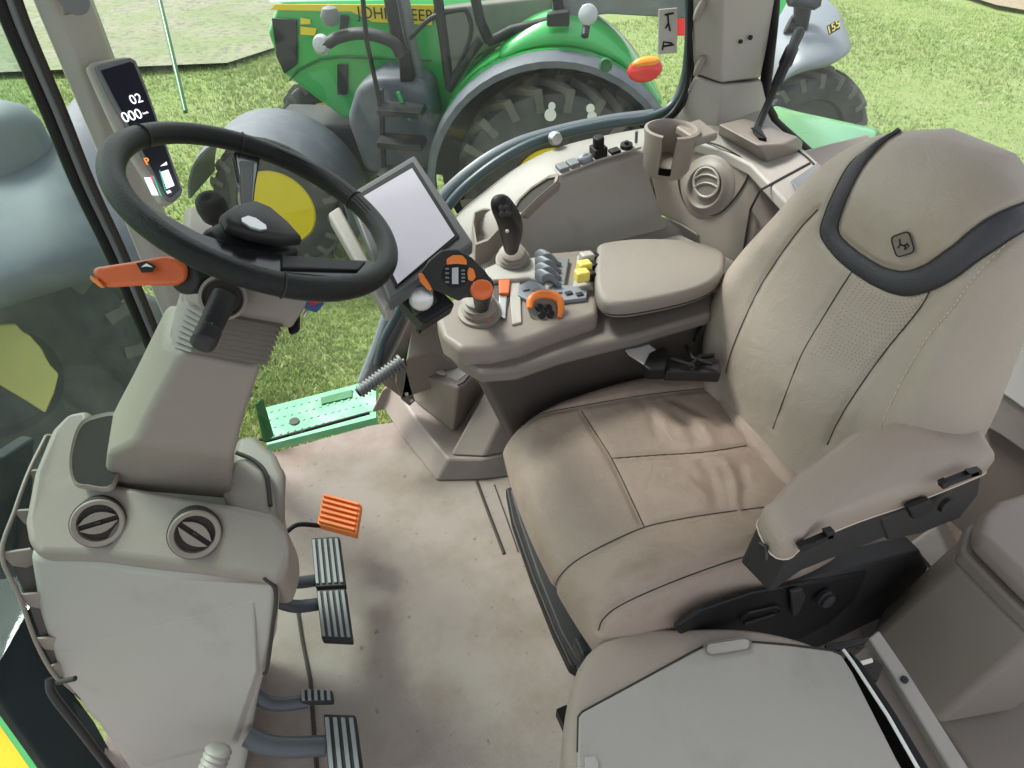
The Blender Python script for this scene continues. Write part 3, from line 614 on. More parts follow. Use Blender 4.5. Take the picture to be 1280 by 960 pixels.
secs = [[p-V(0, 0, .01) for p in b_], csec((133, 570), (170, 553), (296, 570), 1.0), csec((160, 520), (185, 515), (306, 530), .98), csec((206, 428), (228, 436), (330, 458), .945)]
MB().add(*g_loft(secs)).build('lower_cover', 'trim', sc_, bevel=.014, seg=5, angle=15)
# bellows
rr_ = []
NB = 17
for k in range(NB):
    t = k/(NB-1); sh = 1.0 if k % 2 == 0 else .90
    a = lerp(D(214, 432, .955), D(232, 376, .93), t); b = lerp(D(236, 440, .925), D(258, 392, .90), t); c = lerp(D(338, 458, .95), D(357, 410, .93), t)
    q = [a, b, c, c+V(-.02, .11, .01), a+V(.01, .09, .01)]; cc_ = sum(q)/5
    q = [cc_+(p-cc_)*sh for p in q]; 
    q2 = []
    for i in range(5):
        p0, p1, p2 = q[i-1], q[i], q[(i+1) % 5]; q2 += [lerp(p1, p0, .14), lerp(p1, lerp(p0, p2, .5), .04), lerp(p1, p2, .14)]
    rr_.append(q2)
MB().add(*g_loft(rr_)).build('bellows', 'trim_dark', sc_, smooth=False)
hs_ = [csec((224, 380), (252, 398), (366, 414), .925, .12), csec((232, 350), (262, 372), (376, 398), .915, .13), csec((224, 322), (252, 344), (395, 372), .91, .14), csec((230, 300), (262, 318), (385, 345), .915, .13)]
MB().add(*g_loft(hs_)).build('head_cover', 'trim', sc_, bevel=.016, seg=5, angle=15)
# fix: orange reverser lever
ol = thing('shuttle_lever', D(230, 342, .86), 'orange lever with black arrow mark pointing left from the steering column', 'lever')
oc = D(232, 343, .875); od = nrm(D(175, 345, .84)-oc)
fn = nrm(CAM-oc)
MB().add(*g_lathe([(.024, -.02), (.024, -.002), (.020, .002), (.001, .002)], oc+V(-.002, -.006, 0), nrm(od*.6+fn*.6), 28)).build('collar', 'char', ol)
op = [(113, 338), (121, 334), (172, 326), (205, 320), (222, 322), (236, 334), (234, 350), (222, 357), (180, 357), (132, 360), (124, 352)]
MB().add(*g_slab([D(a, b, .835+.02*(a-113)/120) for a, b in op], -fn*.022)).build('handle', 'orange_dark', ol, bevel=.007, seg=4)
MB().add(*g_slab([D(a, b, .832) for a, b in [(112, 344), (122, 349), (132, 360), (126, 360), (113, 350)]], -fn*.01)).build('tip', 'orange', ol, bevel=.002)
MB().add(*g_slab([D(a, b, .838) for a, b in [(170, 329), (183, 326), (195, 333), (191, 340), (177, 341)]], -fn*.004)).build('arrow_mark', 'black', ol)
MB().add(*g_slab([D(a, b, .8365) for a, b in [(176, 334), (183, 329), (191, 334), (183, 333)]], -fn*.003)).build('arrow', 'white', ol)
# grey stalk
ak = thing('indicator_stalk', D(278, 374, .86), 'grey rubber stalk switch with white symbols pointing down from the column', 'stalk')
sc0 = D(279, 372, .880)
MB().add(*g_lathe([(.031, -.012), (.031, .006), (.027, .009), (.024, .004), (.022, -.004), (.001, -.004)], sc0, nrm(CAM-sc0), 32)).build('socket', 'trim', ak)
MB().add(*g_lathe([(.023, 0), (.023, .007), (.001, .007)], sc0, nrm(CAM-sc0), 28)).build('socket_hole', 'seam', ak)
s1 = D(280, 372, .865); s2 = D(252, 433, .80); sdv = nrm(s2-s1); sl = np.linalg.norm(s2-s1)
MB().add(*g_loft([rring(s1+sdv*sl*t, sdv, fn, d_*1.0, w_, 3.0) for t, w_, d_ in ((0, .034, .03), (.25, .032, .028), (.6, .030, .028), (.68, .027, .024), (.72, .031, .03), (.93, .031, .03), (1.0, .020, .02))])).build('stalk', 'char', ak, bevel=.002)
for t, s_, sz in ((.22, 'o', .014), (.33, '=', .010), (.58, '8', .010)):
    o = s1+sdv*sl*t+nrm(CAM-s1)*.0155; text(s_, 'symbol', 'bluegrey', ak, o, RT, UP, sz, extrude=.0003)
# key with tag
ky = thing('ignition_key', D(385, 380, .95), 'ignition key with blue tag hanging at the right of the column', 'key')
MB().add(*g_slab([D(380, 372, .93), D(396, 368, .93), D(406, 380, .93), D(396, 392, .93), D(384, 388, .93)], (.0, .01, 0))).build('tag', 'blue', ky, bevel=.002)
MB().add(*g_slab([D(385, 373, .928), D(395, 371, .928), D(399, 379, .928), D(389, 382, .928)], (.0, .003, 0))).build('emblem', 'red', ky)
MB().add(*g_tube([D(370, 375, .95), D(378, 372, .94), D(384, 386, .94), D(380, 396, .94)], .003, 8)).build('key_ring', 'steel', ky)
MB().add(*g_slab([D(358, 390, .97), D(376, 385, .97), D(376, 416, .97), D(362, 422, .97)], (.0, .03, 0))).build('lock_barrel', 'black', ky, bevel=.005)

# wheel
WC = lerp(CAM, V(-0.004, 0.924, 1.075), .951); WN = nrm(V(.473, -.098, .876)); WR = .1785
sw_ = thing('steering_wheel', WC, 'black leather steering wheel with three spokes on the tilted column', 'steering wheel')
we = nrm(np.cross(WN, [0, 1., 0])); wf_ = np.cross(WN, we)
def WP(x, y, o=0): return PN(x, y, WC+WN*o, WN)
ringp = [WC+WR*(we*math.cos(t)+wf_*math.sin(t)) for t in np.linspace(0, 2*math.pi, 97)[:-1]]
rad = []
for t in np.linspace(0, 2*math.pi, 97)[:-1]:
    rad.append(.0150+.0012*max(0, math.cos(3*t+.5))**3)
MB().add(*g_tube(ringp, rad, 18, closed=True, ref=WN)).build('rim', 'blackleather', sw_)
for px_, py_ in ((178, 172), (352, 350), (306, 192), (448, 250)):
    p = WP(px_, py_); r = p-WC; an = math.atan2(r@wf_, r@we); c = WC+WR*(we*math.cos(an)+wf_*math.sin(an)); e = nrm(c-WC)
    MB().add(*g_tube([c+(e*math.cos(b)+WN*math.sin(b))*.0158 for b in np.linspace(0, 2*math.pi, 21)[:-1]], .0011, 5, closed=True)).build('rim_joint', 'seam', sw_)
# grip perforation bumps on the far right of the rim
mb = MB()
for an in np.arange(0, 1, .012):
    p0 = WP(448, 250)-WC; p1 = WP(372, 215)-WC
    a0 = math.atan2(p0@wf_, p0@we); a1 = math.atan2(p1@wf_, p1@we); a = a0+(a1-a0)*(an*1.9-.45)
    for b in (2.1, 2.45, 2.8, 3.15):
        e = we*math.cos(a)+wf_*math.sin(a); d = e*math.cos(b)+WN*math.sin(b)
        mb.add(*g_lathe([(.0012, 0), (.0008, .0006), (.0002, .0007)], WC+WR*e+d*.0152, d, 6))
mb.build('grip_texture', 'black', sw_)
far = [(292, 188), (326, 196), (320, 230), (317, 262), (322, 285), (296, 280), (302, 262), (300, 225)]
MB().add(*g_slab([WP(a, b, -.004) for a, b in far], -WN*.016)).build('spoke', 'blackgloss', sw_, bevel=.004)
MB().add(*g_slab([WP(a, b, -.001) for a, b in [(300, 200), (318, 202), (314, 268), (304, 266)]], -WN*.01)).build('spoke_inlay', 'char', sw_, bevel=.002)
bar = [(150, 214), (166, 236), (200, 262), (250, 290), (300, 306), (350, 316), (400, 322), (462, 324), (474, 330), (452, 345), (420, 348), (352, 342), (280, 330), (215, 300), (165, 268), (140, 235)]
MB().add(*g_slab([WP(a, b, -.006) for a, b in bar], -WN*.016)).build('spoke_bar', 'blackgloss', sw_, bevel=.005)
bar2 = [(352, 318), (458, 326), (448, 337), (352, 334)]
MB().add(*g_slab([WP(a, b, -.002) for a, b in bar2], -WN*.01)).build('spoke_inlay', 'char', sw_, bevel=.002)
hubp_ = [(272, 280), (290, 268), (315, 262), (335, 270), (358, 290), (374, 308), (350, 310), (310, 303), (280, 293)]
MB().add(*g_pillow([WP(a, b, -.002) for a, b in hubp_], WN, .018, .003)).build('hub', 'char', sw_)
MB().add(*g_slab([WP(a, b, .020) for a, b in [(302, 272), (310, 269), (320, 272), (333, 281), (334, 286), (326, 287), (312, 283), (303, 277)]], -WN*.004)).build('hub_badge', 'steel', sw_, bevel=.001)
MB().add(*g_slab([WP(a, b, -.008) for a, b in [(250, 285), (290, 265), (330, 265), (380, 312), (345, 322), (290, 318)]], -WN*.03)).build('hub_base', 'black', sw_, bevel=.012)
wk = thing('wiper_stalk', D(268, 260, .9), 'small black control knob behind the steering wheel hub', 'knob')
MB().add(*g_lathe([(.012, -.05), (.013, -.01), (.020, 0), (.021, .018), (.018, .03), (.010, .033), (.001, .03)], D(270, 268, .92), nrm(V(-.1, -.4, 1)), 20)).build('knob', 'char', wk)

# ================================================================ terminal monitor
MA, MBp, MC, MD_ = D(434, 243, 1.12), D(518, 192, 1.19), D(600, 300, 1.10), D(486, 378, 1.0)
mn = nrm(np.cross(MBp-MA, MD_-MA)); mn = mn if np.dot(mn, CAM-MA) > 0 else -mn
def MP(x, y, o=0): return PN(x, y, (MA+MC)/2+mn*o, mn)
mt = thing('terminal_monitor', MP(520, 290), 'touchscreen monitor with its sky reflection painted as pale glow, behind the steering wheel', 'monitor')
qo = [MP(a, b) for a, b in ((434, 243), (518, 193), (592, 303), (486, 377))]
MB().add(*g_slab(qo, -mn*.028)).build('bezel', 'bezel', mt, bevel=.005)
qb = [MP(a, b, .0012) for a, b in ((444, 246), (516, 203), (574, 296), (494, 360))]
qs = [MP(a, b, .0045) for a, b in ((446, 250), (515, 210), (568, 294), (497, 354))]
MB().add(*g_slab(qb, -mn*.003)).add(*g_slab([p+mn*.0015 for p in qb], -mn*.001)).build('screen_edge', 'black', mt)
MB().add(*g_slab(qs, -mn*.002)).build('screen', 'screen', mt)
qc = [MP(a, b, -.03) for a, b in ((409, 266), (424, 256), (492, 380), (481, 391))]
MB().add(*g_slab(qc, -mn*.03)).build('rear_shell', 'trim_grey', mt, bevel=.006)
MB().add(*g_slab([D(a, b, 1.10) for a, b in ((500, 375), (540, 350), (570, 380), (530, 405))], (0, .03, -.04))).build('mount_arm', 'black', mt, bevel=.006)
MB().add(*g_lathe([(.02, -.02), (.02, .012), (.014, .016), (.001, .016)], D(527, 372, 1.06), nrm(V(-.3, -.9, .4)), 20)).build('mount_knob', 'steel', mt)
MB().add(*g_slab([D(a, b, 1.06) for a, b in ((512, 372), (540, 360), (548, 376), (520, 392))], (0, .02, -.02))).build('mount_clamp', 'char', mt, bevel=.004)

# ================================================================ right hand armrest console
ac = thing('armrest_console', (.6, 1.0, .6), 'beige control console with padded armrest on the far side of the seat', 'armrest console')
zt = .70
deck = [(546, 398), (556, 378), (578, 366), (600, 352), (628, 330), (680, 315), (735, 310), (750, 316), (748, 392), (700, 408), (648, 428), (610, 436), (575, 436), (552, 420)]
dk = [PZ(a, b, zt) for a, b in deck]
MB().add(*g_slab(dk, (0, 0, -.055))).build('deck', 'trim', ac, bevel=.014, seg=5)
side2 = [PZ(a, b, .66) for a, b in [(556, 428), (575, 395), (700, 330), (880, 325), (893, 372), (890, 392), (800, 418), (700, 443), (645, 462), (600, 465), (574, 450)]]
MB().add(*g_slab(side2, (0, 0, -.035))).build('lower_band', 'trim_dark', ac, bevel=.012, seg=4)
skirt_t = [PZ(a, b, .63) for a, b in [(585, 455), (600, 420), (700, 350), (880, 340), (892, 388), (890, 400), (800, 428), (700, 450), (640, 468), (605, 470)]]
skirt_b = [PZ(a, b, .30) for a, b in [(640, 560), (650, 500), (700, 440), (880, 450), (915, 480), (905, 510), (800, 540), (720, 545), (680, 560), (655, 575)]]
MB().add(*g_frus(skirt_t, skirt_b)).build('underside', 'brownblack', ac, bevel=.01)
padp = cr([PZ(a, b, .70) for a, b in [(744, 330), (752, 320), (800, 315), (860, 318), (898, 330), (903, 345), (896, 362), (870, 378), (820, 391), (770, 398), (748, 388), (742, 360)]], 4, closed=True)
MB().add(*g_pillow(padp, Zu, .040, .002, inset=.014)).build('arm_pad', 'leather_pad', ac)
MB().add(*g_tube([p+V(0, 0, .008) for p in padp], .0018, 6, closed=True)).build('pad_seam', 'seam', ac)
# button plates
PZc = zt+.001
def slabz(pts, z, h, name, m, par, bev=.002): return MB().add(*g_slab([PZ(a, b, z+h) for a, b in pts], (0, 0, -h))).build(name, m, par, bevel=bev)
slabz([(648, 356), (662, 350), (735, 360), (733, 372), (700, 376), (684, 369), (660, 375), (647, 368)], zt, .010, 'button_plate', 'bluegrey', ac)
for k in range(6):
    x = 657+k*13.5; y = 361+k*1.3
    MB().add(*g_box(PZ(x, y, zt+.012), (.016, .012, .004), None)).build('push_button', 'grey' if k < 4 else 'char', ac, bevel=.0015)
slabz([(636, 352), (650, 350), (652, 402), (640, 405)], zt, .006, 'divider_strip', 'trim_light', ac)
slabz([(609, 350), (660, 347), (680, 352), (684, 362), (700, 345), (690, 324), (640, 320), (606, 335)], zt, .016, 'raised_deck', 'trim_light', ac, .004)
slabz([(615, 346), (640, 344), (640, 360), (632, 392), (617, 380)], zt, .004, 'slot_frame', 'brownblack', ac)
slabz([(623, 349), (638, 349), (636, 366), (624, 366)], zt+.004, .010, 'orange_tab', 'orange_dark', ac, .003)
slabz([(624, 368), (634, 368), (632, 398), (622, 394)], zt+.003, .004, 'silver_strip', 'steel', ac)
# joystick
js = thing('joystick', PZ(640, 318, .72), 'black joystick with thumb buttons rising from a beige ribbed gaiter on the console', 'joystick')
jb = PZ(641, 326, .718); jt = D(633, 262, 1.21); jd = nrm(jt-jb)
MB().add(*g_lathe([(.040, -.006), (.040, .006), (.032, .008), (.036, .014), (.030, .018), (.033, .024), (.026, .028), (.028, .034), (.020, .038), (.001, .038)], jb, nrm(jd+V(0, 0, 1)), 32)).build('gaiter', 'trim', js)
Lj = np.linalg.norm(jt-jb); fj = nrm(CAM-jt)
MB().add(*g_loft([rring(jb+jd*Lj*t+RT*sx, jd, fj, d_, w_, 2.3) for t, w_, d_, sx in ((.22, .030, .03, .0), (.34, .034, .034, .0), (.5, .042, .042, .003), (.68, .050, .048, .005), (.84, .050, .050, .003), (.95, .046, .046, -.002), (1.02, .044, .042, -.006), (1.10, .040, .036, -.009), (1.14, .028, .026, -.010), (1.15, .01, .01, -.010))])).build('grip', 'black', js, sub=1)
jtree = None
for dx, dy, m_ in ((-7, -4, 'char'), (2, -5, 'char'), (-6, 4, 'char'), (4, 3, 'char')):
    o = D(632+dx*.7, 264+dy*.9, 1.172); MB().add(*g_lathe([(.0062, 0), (.0055, .004), (.001, .005)], o, nrm(jd+fj*.4), 12)).build('thumb_button', m_, js)
MB().add(*g_lathe([(.0035, 0), (.002, .003), (.001, .003)], D(634, 289, 1.165), fj, 12)).build('side_button', 'steel', js)
# multifunction drive lever
dvl = thing('drive_lever', PZ(600, 385, .70), 'black drive lever with orange buttons and small display in front of the joystick', 'lever')
MB().add(*g_lathe([(.046, 0), (.046, .010), (.036, .012), (.039, .020), (.033, .024), (.036, .032), (.028, .036), (.030, .044), (.02, .048), (.001, .048)], PZ(600, 392, zt+.004), nrm(V(-.1, -.1, 1)), 36)).build('gaiter', 'trim', dvl)
slabz([(578, 385), (590, 372), (620, 376), (626, 392), (612, 402), (588, 400)], zt, .008, 'base_plate', 'trim_light', dvl, .003)
slabz([(603, 389), (614, 389), (613, 400), (601, 399)], zt+.006, .008, 'orange_mark', 'orange_dark', dvl, .002)
hn = nrm(CAM-D(565, 345, 1.08)); 
def HP(x, y, o=0): return D(x, y, .985)+hn*o
hp = [(524, 343), (536, 325), (552, 312), (572, 311), (590, 322), (606, 338), (616, 352), (614, 366), (598, 372), (580, 372), (574, 377), (556, 368), (536, 360), (524, 350)]
MB().add(*g_slab([HP(a, b) for a, b in hp], -hn*.035)).build('head', 'char', dvl, bevel=.009, seg=4)
MB().add(*g_loft([rring(lerp(HP(604, 356, -.02), PZ(602, 384, zt+.03), t), nrm(PZ(602, 384, zt+.03)-HP(604, 356, -.02)), hn, .034*(1-.2*t), .036*(1-.2*t), 2.5) for t in (.05, .3, .6, 1)])).build('neck', 'black', dvl)
for nm, m_, q in (('orange_button', 'orange', [(558, 324), (566, 319), (578, 319), (583, 325), (584, 331), (570, 330), (558, 331)]), ('orange_button', 'orange', [(586, 334), (592, 336), (595, 346), (591, 352), (585, 350), (584, 340)]), ('paddle', 'orange', [(523, 342), (528, 341), (537, 355), (541, 362), (534, 362), (525, 352)])):
    MB().add(*g_slab([HP(a, b, .003) for a, b in q], -hn*.008)).build(nm, m_, dvl, bevel=.002)
MB().add(*g_pillow(oval(HP(602, 362, -.003), RT, UP, .018, .016, 24), hn, .014, .002)).build('round_button', 'orange_dark', dvl)
MB().add(*g_slab(oval(HP(569, 344, .0005), RT, UP, .021, .019, 28), hn*.001)).build('keypad', 'black', dvl)
MB().add(*g_slab([HP(a, b, .002) for a, b in [(565, 335), (573, 334), (573, 355), (565, 355)]], hn*.002)).build('small_display', 'lampglass', dvl)
for k in range(4): 
    MB().add(*g_box(HP(559, 336+k*5.5, .002), (.006, .003, .004), np.stack([RT, UP, hn], 1))).build('key', 'grey', dvl, bevel=.0008)
    MB().add(*g_box(HP(579, 338+k*4.5, .002), (.006, .003, .004), np.stack([RT, UP, hn], 1))).build('key', 'grey', dvl, bevel=.0008)
# paddle levers (grey) and yellow levers
for k in range(4):
    th = thing('control_paddle', PZ(690, 352-k*9, .72), ['nearest', 'second nearest', 'second farthest', 'farthest'][k]+' blue grey fingertip paddle of the row behind the joystick', 'paddle', 'blue grey fingertip paddles')
    a = PZ(678, 351-k*8.5, .722); b = PZ(703, 354-k*8.5, .722)
    ar = [lerp(a, b, t)+V(0, 0, .022*math.sin(math.pi*min(1, t+.15))) for t in (0, .2, .4, .6, .8, 1)]
    MB().add(*g_slab([p for p in ar]+[p+V(0, 0, -.02) for p in ar[::-1]], V(-.009, .026, 0))).build('paddle', 'bluegrey', th, bevel=.003)
MB().add(*g_slab([PZ(a, b, .712) for a, b in [(672, 352), (678, 318), (712, 322), (706, 356)]], (0, 0, -.03))).build('paddle_housing', 'grey', ac, bevel=.004)
for k, m_ in enumerate(('yellow_plastic', 'yellow_plastic', 'trim_light')):
    th = thing('control_lever', PZ(728, 352-k*13, .72), ['nearest yellow fingertip lever before the arm pad', 'farther yellow fingertip lever before the arm pad', 'pale grey fingertip lever beyond the two yellow ones'][k], 'control lever', 'levers in front of the arm pad')
    c = PZ(728+k*3, 350-k*11, .722)
    MB().add(*g_slab([c+V(-.018, -.012, 0), c+V(.012, -.014, 0), c+V(.012, .010, 0), c+V(-.018, .012, 0)], (0, 0, .026))).build('cap', m_, th, bevel=.005)
    MB().add(*g_box(c+V(.022, 0, .006), (.014, .02, .022))).build('stem', 'black', th, bevel=.003)
MB().add(*g_slab([PZ(a, b, .708) for a, b in [(716, 358), (722, 318), (748, 318), (744, 360)]], (0, 0, -.02))).build('lever_housing', 'trim_light', ac, bevel=.004)
# orange dial with four black keys
od_ = thing('orange_dial', PZ(680, 385, .70), 'orange crescent dial ring around four black keys on the console side', 'dial')
dn_ = nrm(V(-.05, -.55, .8)); dO_ = PZ(681, 386, .712)
def DL(x, y, o=0): return PN(x, y, dO_+dn_*o, dn_)
cr_ = cr([DL(a, b, .005) for a, b in [(662, 385), (664, 374), (675, 368), (690, 369), (699, 375), (701, 386), (699, 397)]], 5)
MB().add(*g_tube(cr_, [.004+.0065*math.sin(math.pi*min(1, .12+i/len(cr_)*.85)) for i in range(len(cr_))], 12, flat=.8)).build('ring', 'orange', od_)
MB().add(*g_slab([DL(a, b, .001) for a, b in [(660, 384), (664, 372), (676, 366), (692, 367), (703, 376), (702, 394), (692, 402), (674, 404), (664, 395)]], -dn_*.01)).build('plate', 'trim_dark', od_, bevel=.002)
for x, y in ((674, 385), (685, 386), (677, 394), (688, 393)):
    MB().add(*g_lathe([(.0085, 0), (.0085, .005), (.006, .007), (.001, .0065)], DL(x, y, .001), dn_, 16)).build('key', 'black', od_)

# ================================================================ floor side fairing, foot roll
ff = thing('side_fairing', (.45, 1.2, 0), 'beige stepped floor fairing between door sill and seat under the console', 'fairing')
k0 = [PZ(a, b, 0) for a, b in [(462, 518), (480, 513), (500, 545), (545, 602), (600, 601), (660, 594), (760, 480), (600, 420), (520, 440)]]
k1 = [PZ(a, b, .065) for a, b in [(478, 487), (492, 480), (520, 525), (560, 574), (602, 574), (660, 560), (740, 460), (600, 400), (515, 440)]]
MB().add(*g_frus(k0, k1)).build('kerb', 'trim', ff, bevel=.008)
b0 = [PZ(a, b, .066) for a, b in [(495, 478), (522, 505), (566, 540), (578, 530), (625, 455), (560, 400), (525, 410)]]
b1 = [PZ(a, b, .26) for a, b in [(510, 445), (525, 468), (575, 486), (596, 462), (616, 440), (575, 400), (540, 405)]]
b1 = [PZ(a, b, .24) for a, b in [(524, 448), (530, 470), (572, 485), (580, 483), (606, 455), (570, 400), (540, 395)]]
MB().add(*g_frus(b0, b1)).build('box', 'trim', ff, bevel=.008)
c0 = [PZ(a, b, .066) for a, b in [(566, 574), (602, 572), (655, 560), (720, 480), (640, 440), (612, 490)]]
c1 = [PZ(a, b, .24) for a, b in [(612, 478), (640, 490), (680, 470), (700, 430), (640, 420)]]
MB().add(*g_frus([PZ(a, b, .066) for a, b in [(562, 570), (604, 572), (655, 562), (700, 500), (650, 440)]], [PZ(a, b, .22) for a, b in [(616, 472), (642, 490), (680, 480), (700, 440), (650, 420)]])).build('ridge', 'trim', ff, bevel=.008)
MB().add(*g_slab([PZ(a, b, .243) for a, b in [(536, 448), (541, 462), (572, 476), (595, 458), (570, 440), (545, 438)]], (0, 0, -.006))).build('lid', 'trim_light', ff, bevel=.003)
MB().add(*g_pillow(oval(PZ(549, 465, .243), nrm(PZ(560, 470, .24)-PZ(540, 461, .24)), nrm(PZ(553, 461, .24)-PZ(549, 468, .24)), .026, .011, 20), Zu, .008, .001)).build('latch', 'trim_light', ff)
MB().add(*g_tube([PZ(a, b, .245) for a, b in [(572, 482), (580, 478), (592, 462), (598, 452)]], .0025, 6)).build('lid_gap', 'seam', ff)
MB().add(*g_loft([[PY(a, b, 1.49) for a, b in ((526, 440), (515, 400), (540, 395), (575, 420))], [PY(a, b, 1.42) for a, b in ((500, 500), (508, 450), (540, 440), (590, 470))]])).build('front_post', 'trim', ff, bevel=.006)
MB().add(*g_slab([PY(a, b, 1.47) for a, b in [(474, 478), (512, 400), (540, 380), (560, 398), (530, 430), (505, 500)]], (0, .03, 0))).build('door_side', 'trim', ff, bevel=.006)
MB().add(*g_tube([PY(a, b, 1.475) for a, b in [(496, 468), (508, 440), (530, 395), (545, 375)]], .010, 8)).build('green_edge', 'green_dark', ff)
MB().add(*g_tube([PY(a, b, 1.465) for a, b in [(499, 470), (516, 430), (532, 402)]], .004, 8)).build('black_edge', 'black', ff)
fr_ = thing('door_handle_grip', PY(475, 472, 1.42), 'ribbed grey grip bar on a bracket beside the green sill', 'grip')
ra = PY(449, 490, 1.40); rb = PY(500, 453, 1.43); rd = nrm(rb-ra); rl_ = np.linalg.norm(rb-ra)
prof = [(.001, -.004), (.010, -.004), (.014, 0)]
for k in range(13): prof += [(.0195, rl_*(k+.1)/13), (.0205, rl_*(k+.3)/13), (.0195, rl_*(k+.55)/13), (.0155, rl_*(k+.65)/13), (.0155, rl_*(k+.95)/13)]
prof += [(.023, rl_), (.023, rl_*1.05), (.001, rl_*1.05)]
MB().add(*g_lathe(prof, ra, rd, 28)).build('grip', 'grey', fr_)
MB().add(*g_lathe([(.001, -.007), (.013, -.006), (.014, -.001), (.001, -.001)], ra, rd, 20)).build('end_cap', 'black', fr_)
MB().add(*g_slab([PY(a, b, 1.42) for a, b in [(497, 455), (506, 450), (512, 475), (519, 502), (512, 508), (502, 500), (495, 480)]], (0, .012, 0))).build('bracket', 'trim_dark', fr_, bevel=.003)
for x, y in ((508, 492), (514, 500)): MB().add(*g_lathe([(.006, 0), (.006, .004), (.001, .004)], PY(x, y, 1.415), V(0, -1, .3), 8)).build('bolt', 'steel', fr_)

# ================================================================ pedals
def pedal(nm, loc, label, cat, padpts, z, m_pad, arm=None, ribs=5, ribm=None, thick=.022, grp=None):
    th = thing(nm, PZ(*loc, 0), label, cat, grp)
    q = [PZ(a, b, z) for a, b in padpts]     # a b = top edge, c d = bottom edge
    n = nrm(np.cross(q[1]-q[0], q[3]-q[0])); n = n if n[2] > 0 else -n
    MB().add(*g_slab(q, -n*thick)).build('pad', m_pad, th, bevel=.004)
    mb = MB()
    for k in range(ribs):
        u0 = (k+.18)/ribs; u1 = (k+.72)/ribs
        mb.add(*g_slab([lerp(q[0], q[1], u0)*.94+lerp(q[3], q[2], u0)*.06, lerp(q[0], q[1], u1)*.94+lerp(q[3], q[2], u1)*.06, lerp(q[0], q[1], u1)*.05+lerp(q[3], q[2], u1)*.95, lerp(q[0], q[1], u0)*.05+lerp(q[3], q[2], u0)*.95], n*.005))
    mb.build('tread_ribs', ribm or m_pad, th, bevel=.001, seg=2)
    if arm:
        MB().add(*g_tube(cr([PZ(*a) for a in arm[0]], 5), arm[1], 12, flat=arm[2])).build('arm', arm[3], th)
    return th
M['rib'] = mat('worn_rubber_rib', (.20, .205, .21), .5, var=.2)
pedal('accelerator_pedal', (420, 660), 'orange ribbed pedal on a thin black rod near the console', 'pedal', [(403, 617), (452, 630), (446, 668), (396, 655)], .17, 'orange', ([(355, 668, .20), (372, 656, .19), (400, 657, .16)], .006, 1, 'black'), ribs=1)
mb = MB()
q = [PZ(a, b, .17) for a, b in [(403, 617), (452, 630), (446, 668), (396, 655)]]
for k in range(6):
    u0 = (k+.2)/6; u1 = (k+.7)/6; mb.add(*g_slab([lerp(q[0], q[3], u0)*.95+lerp(q[1], q[2], u0)*.05, lerp(q[0], q[3], u1)*.95+lerp(q[1], q[2], u1)*.05, lerp(q[0], q[3], u1)*.05+lerp(q[1], q[2], u1)*.95, lerp(q[0], q[3], u0)*.05+lerp(q[1], q[2], u0)*.95], (0, 0, .009)))
po = [o for o in COL.objects if o.name == 'accelerator_pedal'][0]
for c in list(COL.objects):
    if c.parent == po and c.name.startswith('tread_ribs'): bpy.data.objects.remove(c)
mb.build('tread_ribs', 'orange', po, bevel=.001, seg=2)
pedal('brake_pedal', (405, 700), 'upper grey ribbed pedal of the pair below the orange pedal', 'pedal', [(389, 672), (424, 670), (432, 732), (394, 734)], .19, 'char', ([(350, 722, .26), (370, 728, .22), (398, 725, .17)], .015, .7, 'arm'), ribm='rib', grp='pair of grey pedals')
pedal('brake_pedal', (415, 770), 'lower grey ribbed pedal of the pair below the orange pedal', 'pedal', [(395, 737), (432, 735), (441, 801), (402, 799)], .19, 'char', ([(346, 752, .26), (370, 758, .22), (400, 755, .17)], .015, .7, 'arm'), ribm='rib', grp='pair of grey pedals')
pedal('small_pedal', (395, 870), 'small grey pedal with four slots on a thick grey arm', 'pedal', [(375, 861), (415, 862), (416, 876), (376, 877)], .20, 'char', ([(318, 868, .22), (335, 878, .20), (355, 880, .19), (385, 876, .18)], .014, .7, 'arm'), ribs=5, ribm='rib')
pedal('clutch_pedal', (425, 930), 'long grey ribbed pedal at the bottom edge of the photo', 'pedal', [(404, 892), (444, 893), (456, 985), (412, 985)], .19, 'char', ([(310, 920, .20), (330, 930, .19), (360, 934, .18), (408, 932, .17)], .019, .7, 'arm'), ribs=4, ribm='rib')
# ================================================================ driver seat
st_ = thing('driver_seat', (.62, .655, 0), 'tan leather driver seat with dark band around the headrest', 'seat')
# cushion
NS, NT = 150, 150
def cushion():
    v = []; f = []
    nx, ny = NS, NT
    for i in range(nx+1):
        s = math.sin(math.pi/2*(2*i/nx-1)*.98)/math.sin(math.pi/2*.98)
        for j in range(ny+1):
            t = math.sin(math.pi/2*(2*j/ny-1)*.98)/math.sin(math.pi/2*.98)
            cs = s*math.sqrt(1-.16*t*t); ct = t*math.sqrt(1-.20*s*s)
            x = .612+.29*cs; y = .670+.284*ct
            x += .012*(t)                      # slight skew seen in the photo
            e = ((1-abs(s)**7)*(1-abs(t)**7))**.42
            z = .392+.124*e
            bol = math.exp(-((abs(t)-.80)/.17)**2)*.028
            sadd = -.016*math.exp(-(t/.5)**2)*(1-.5*s)+.006
            z += (bol+sadd)*e
            z += -.020*max(0, s)**2*e - .020*max(0, -s-.45)**1.3*2*e
            v.append((x, y, z))
    for i in range(nx):
        for j in range(ny): f.append((i*(ny+1)+j, (i+1)*(ny+1)+j, (i+1)*(ny+1)+j+1, i*(ny+1)+j+1))
    return v, f
v, f = cushion()
cu_ = mo('cushion', v, f, 'leather', st_)
for vv in cu_.data.vertices: pass
me = cu_.data
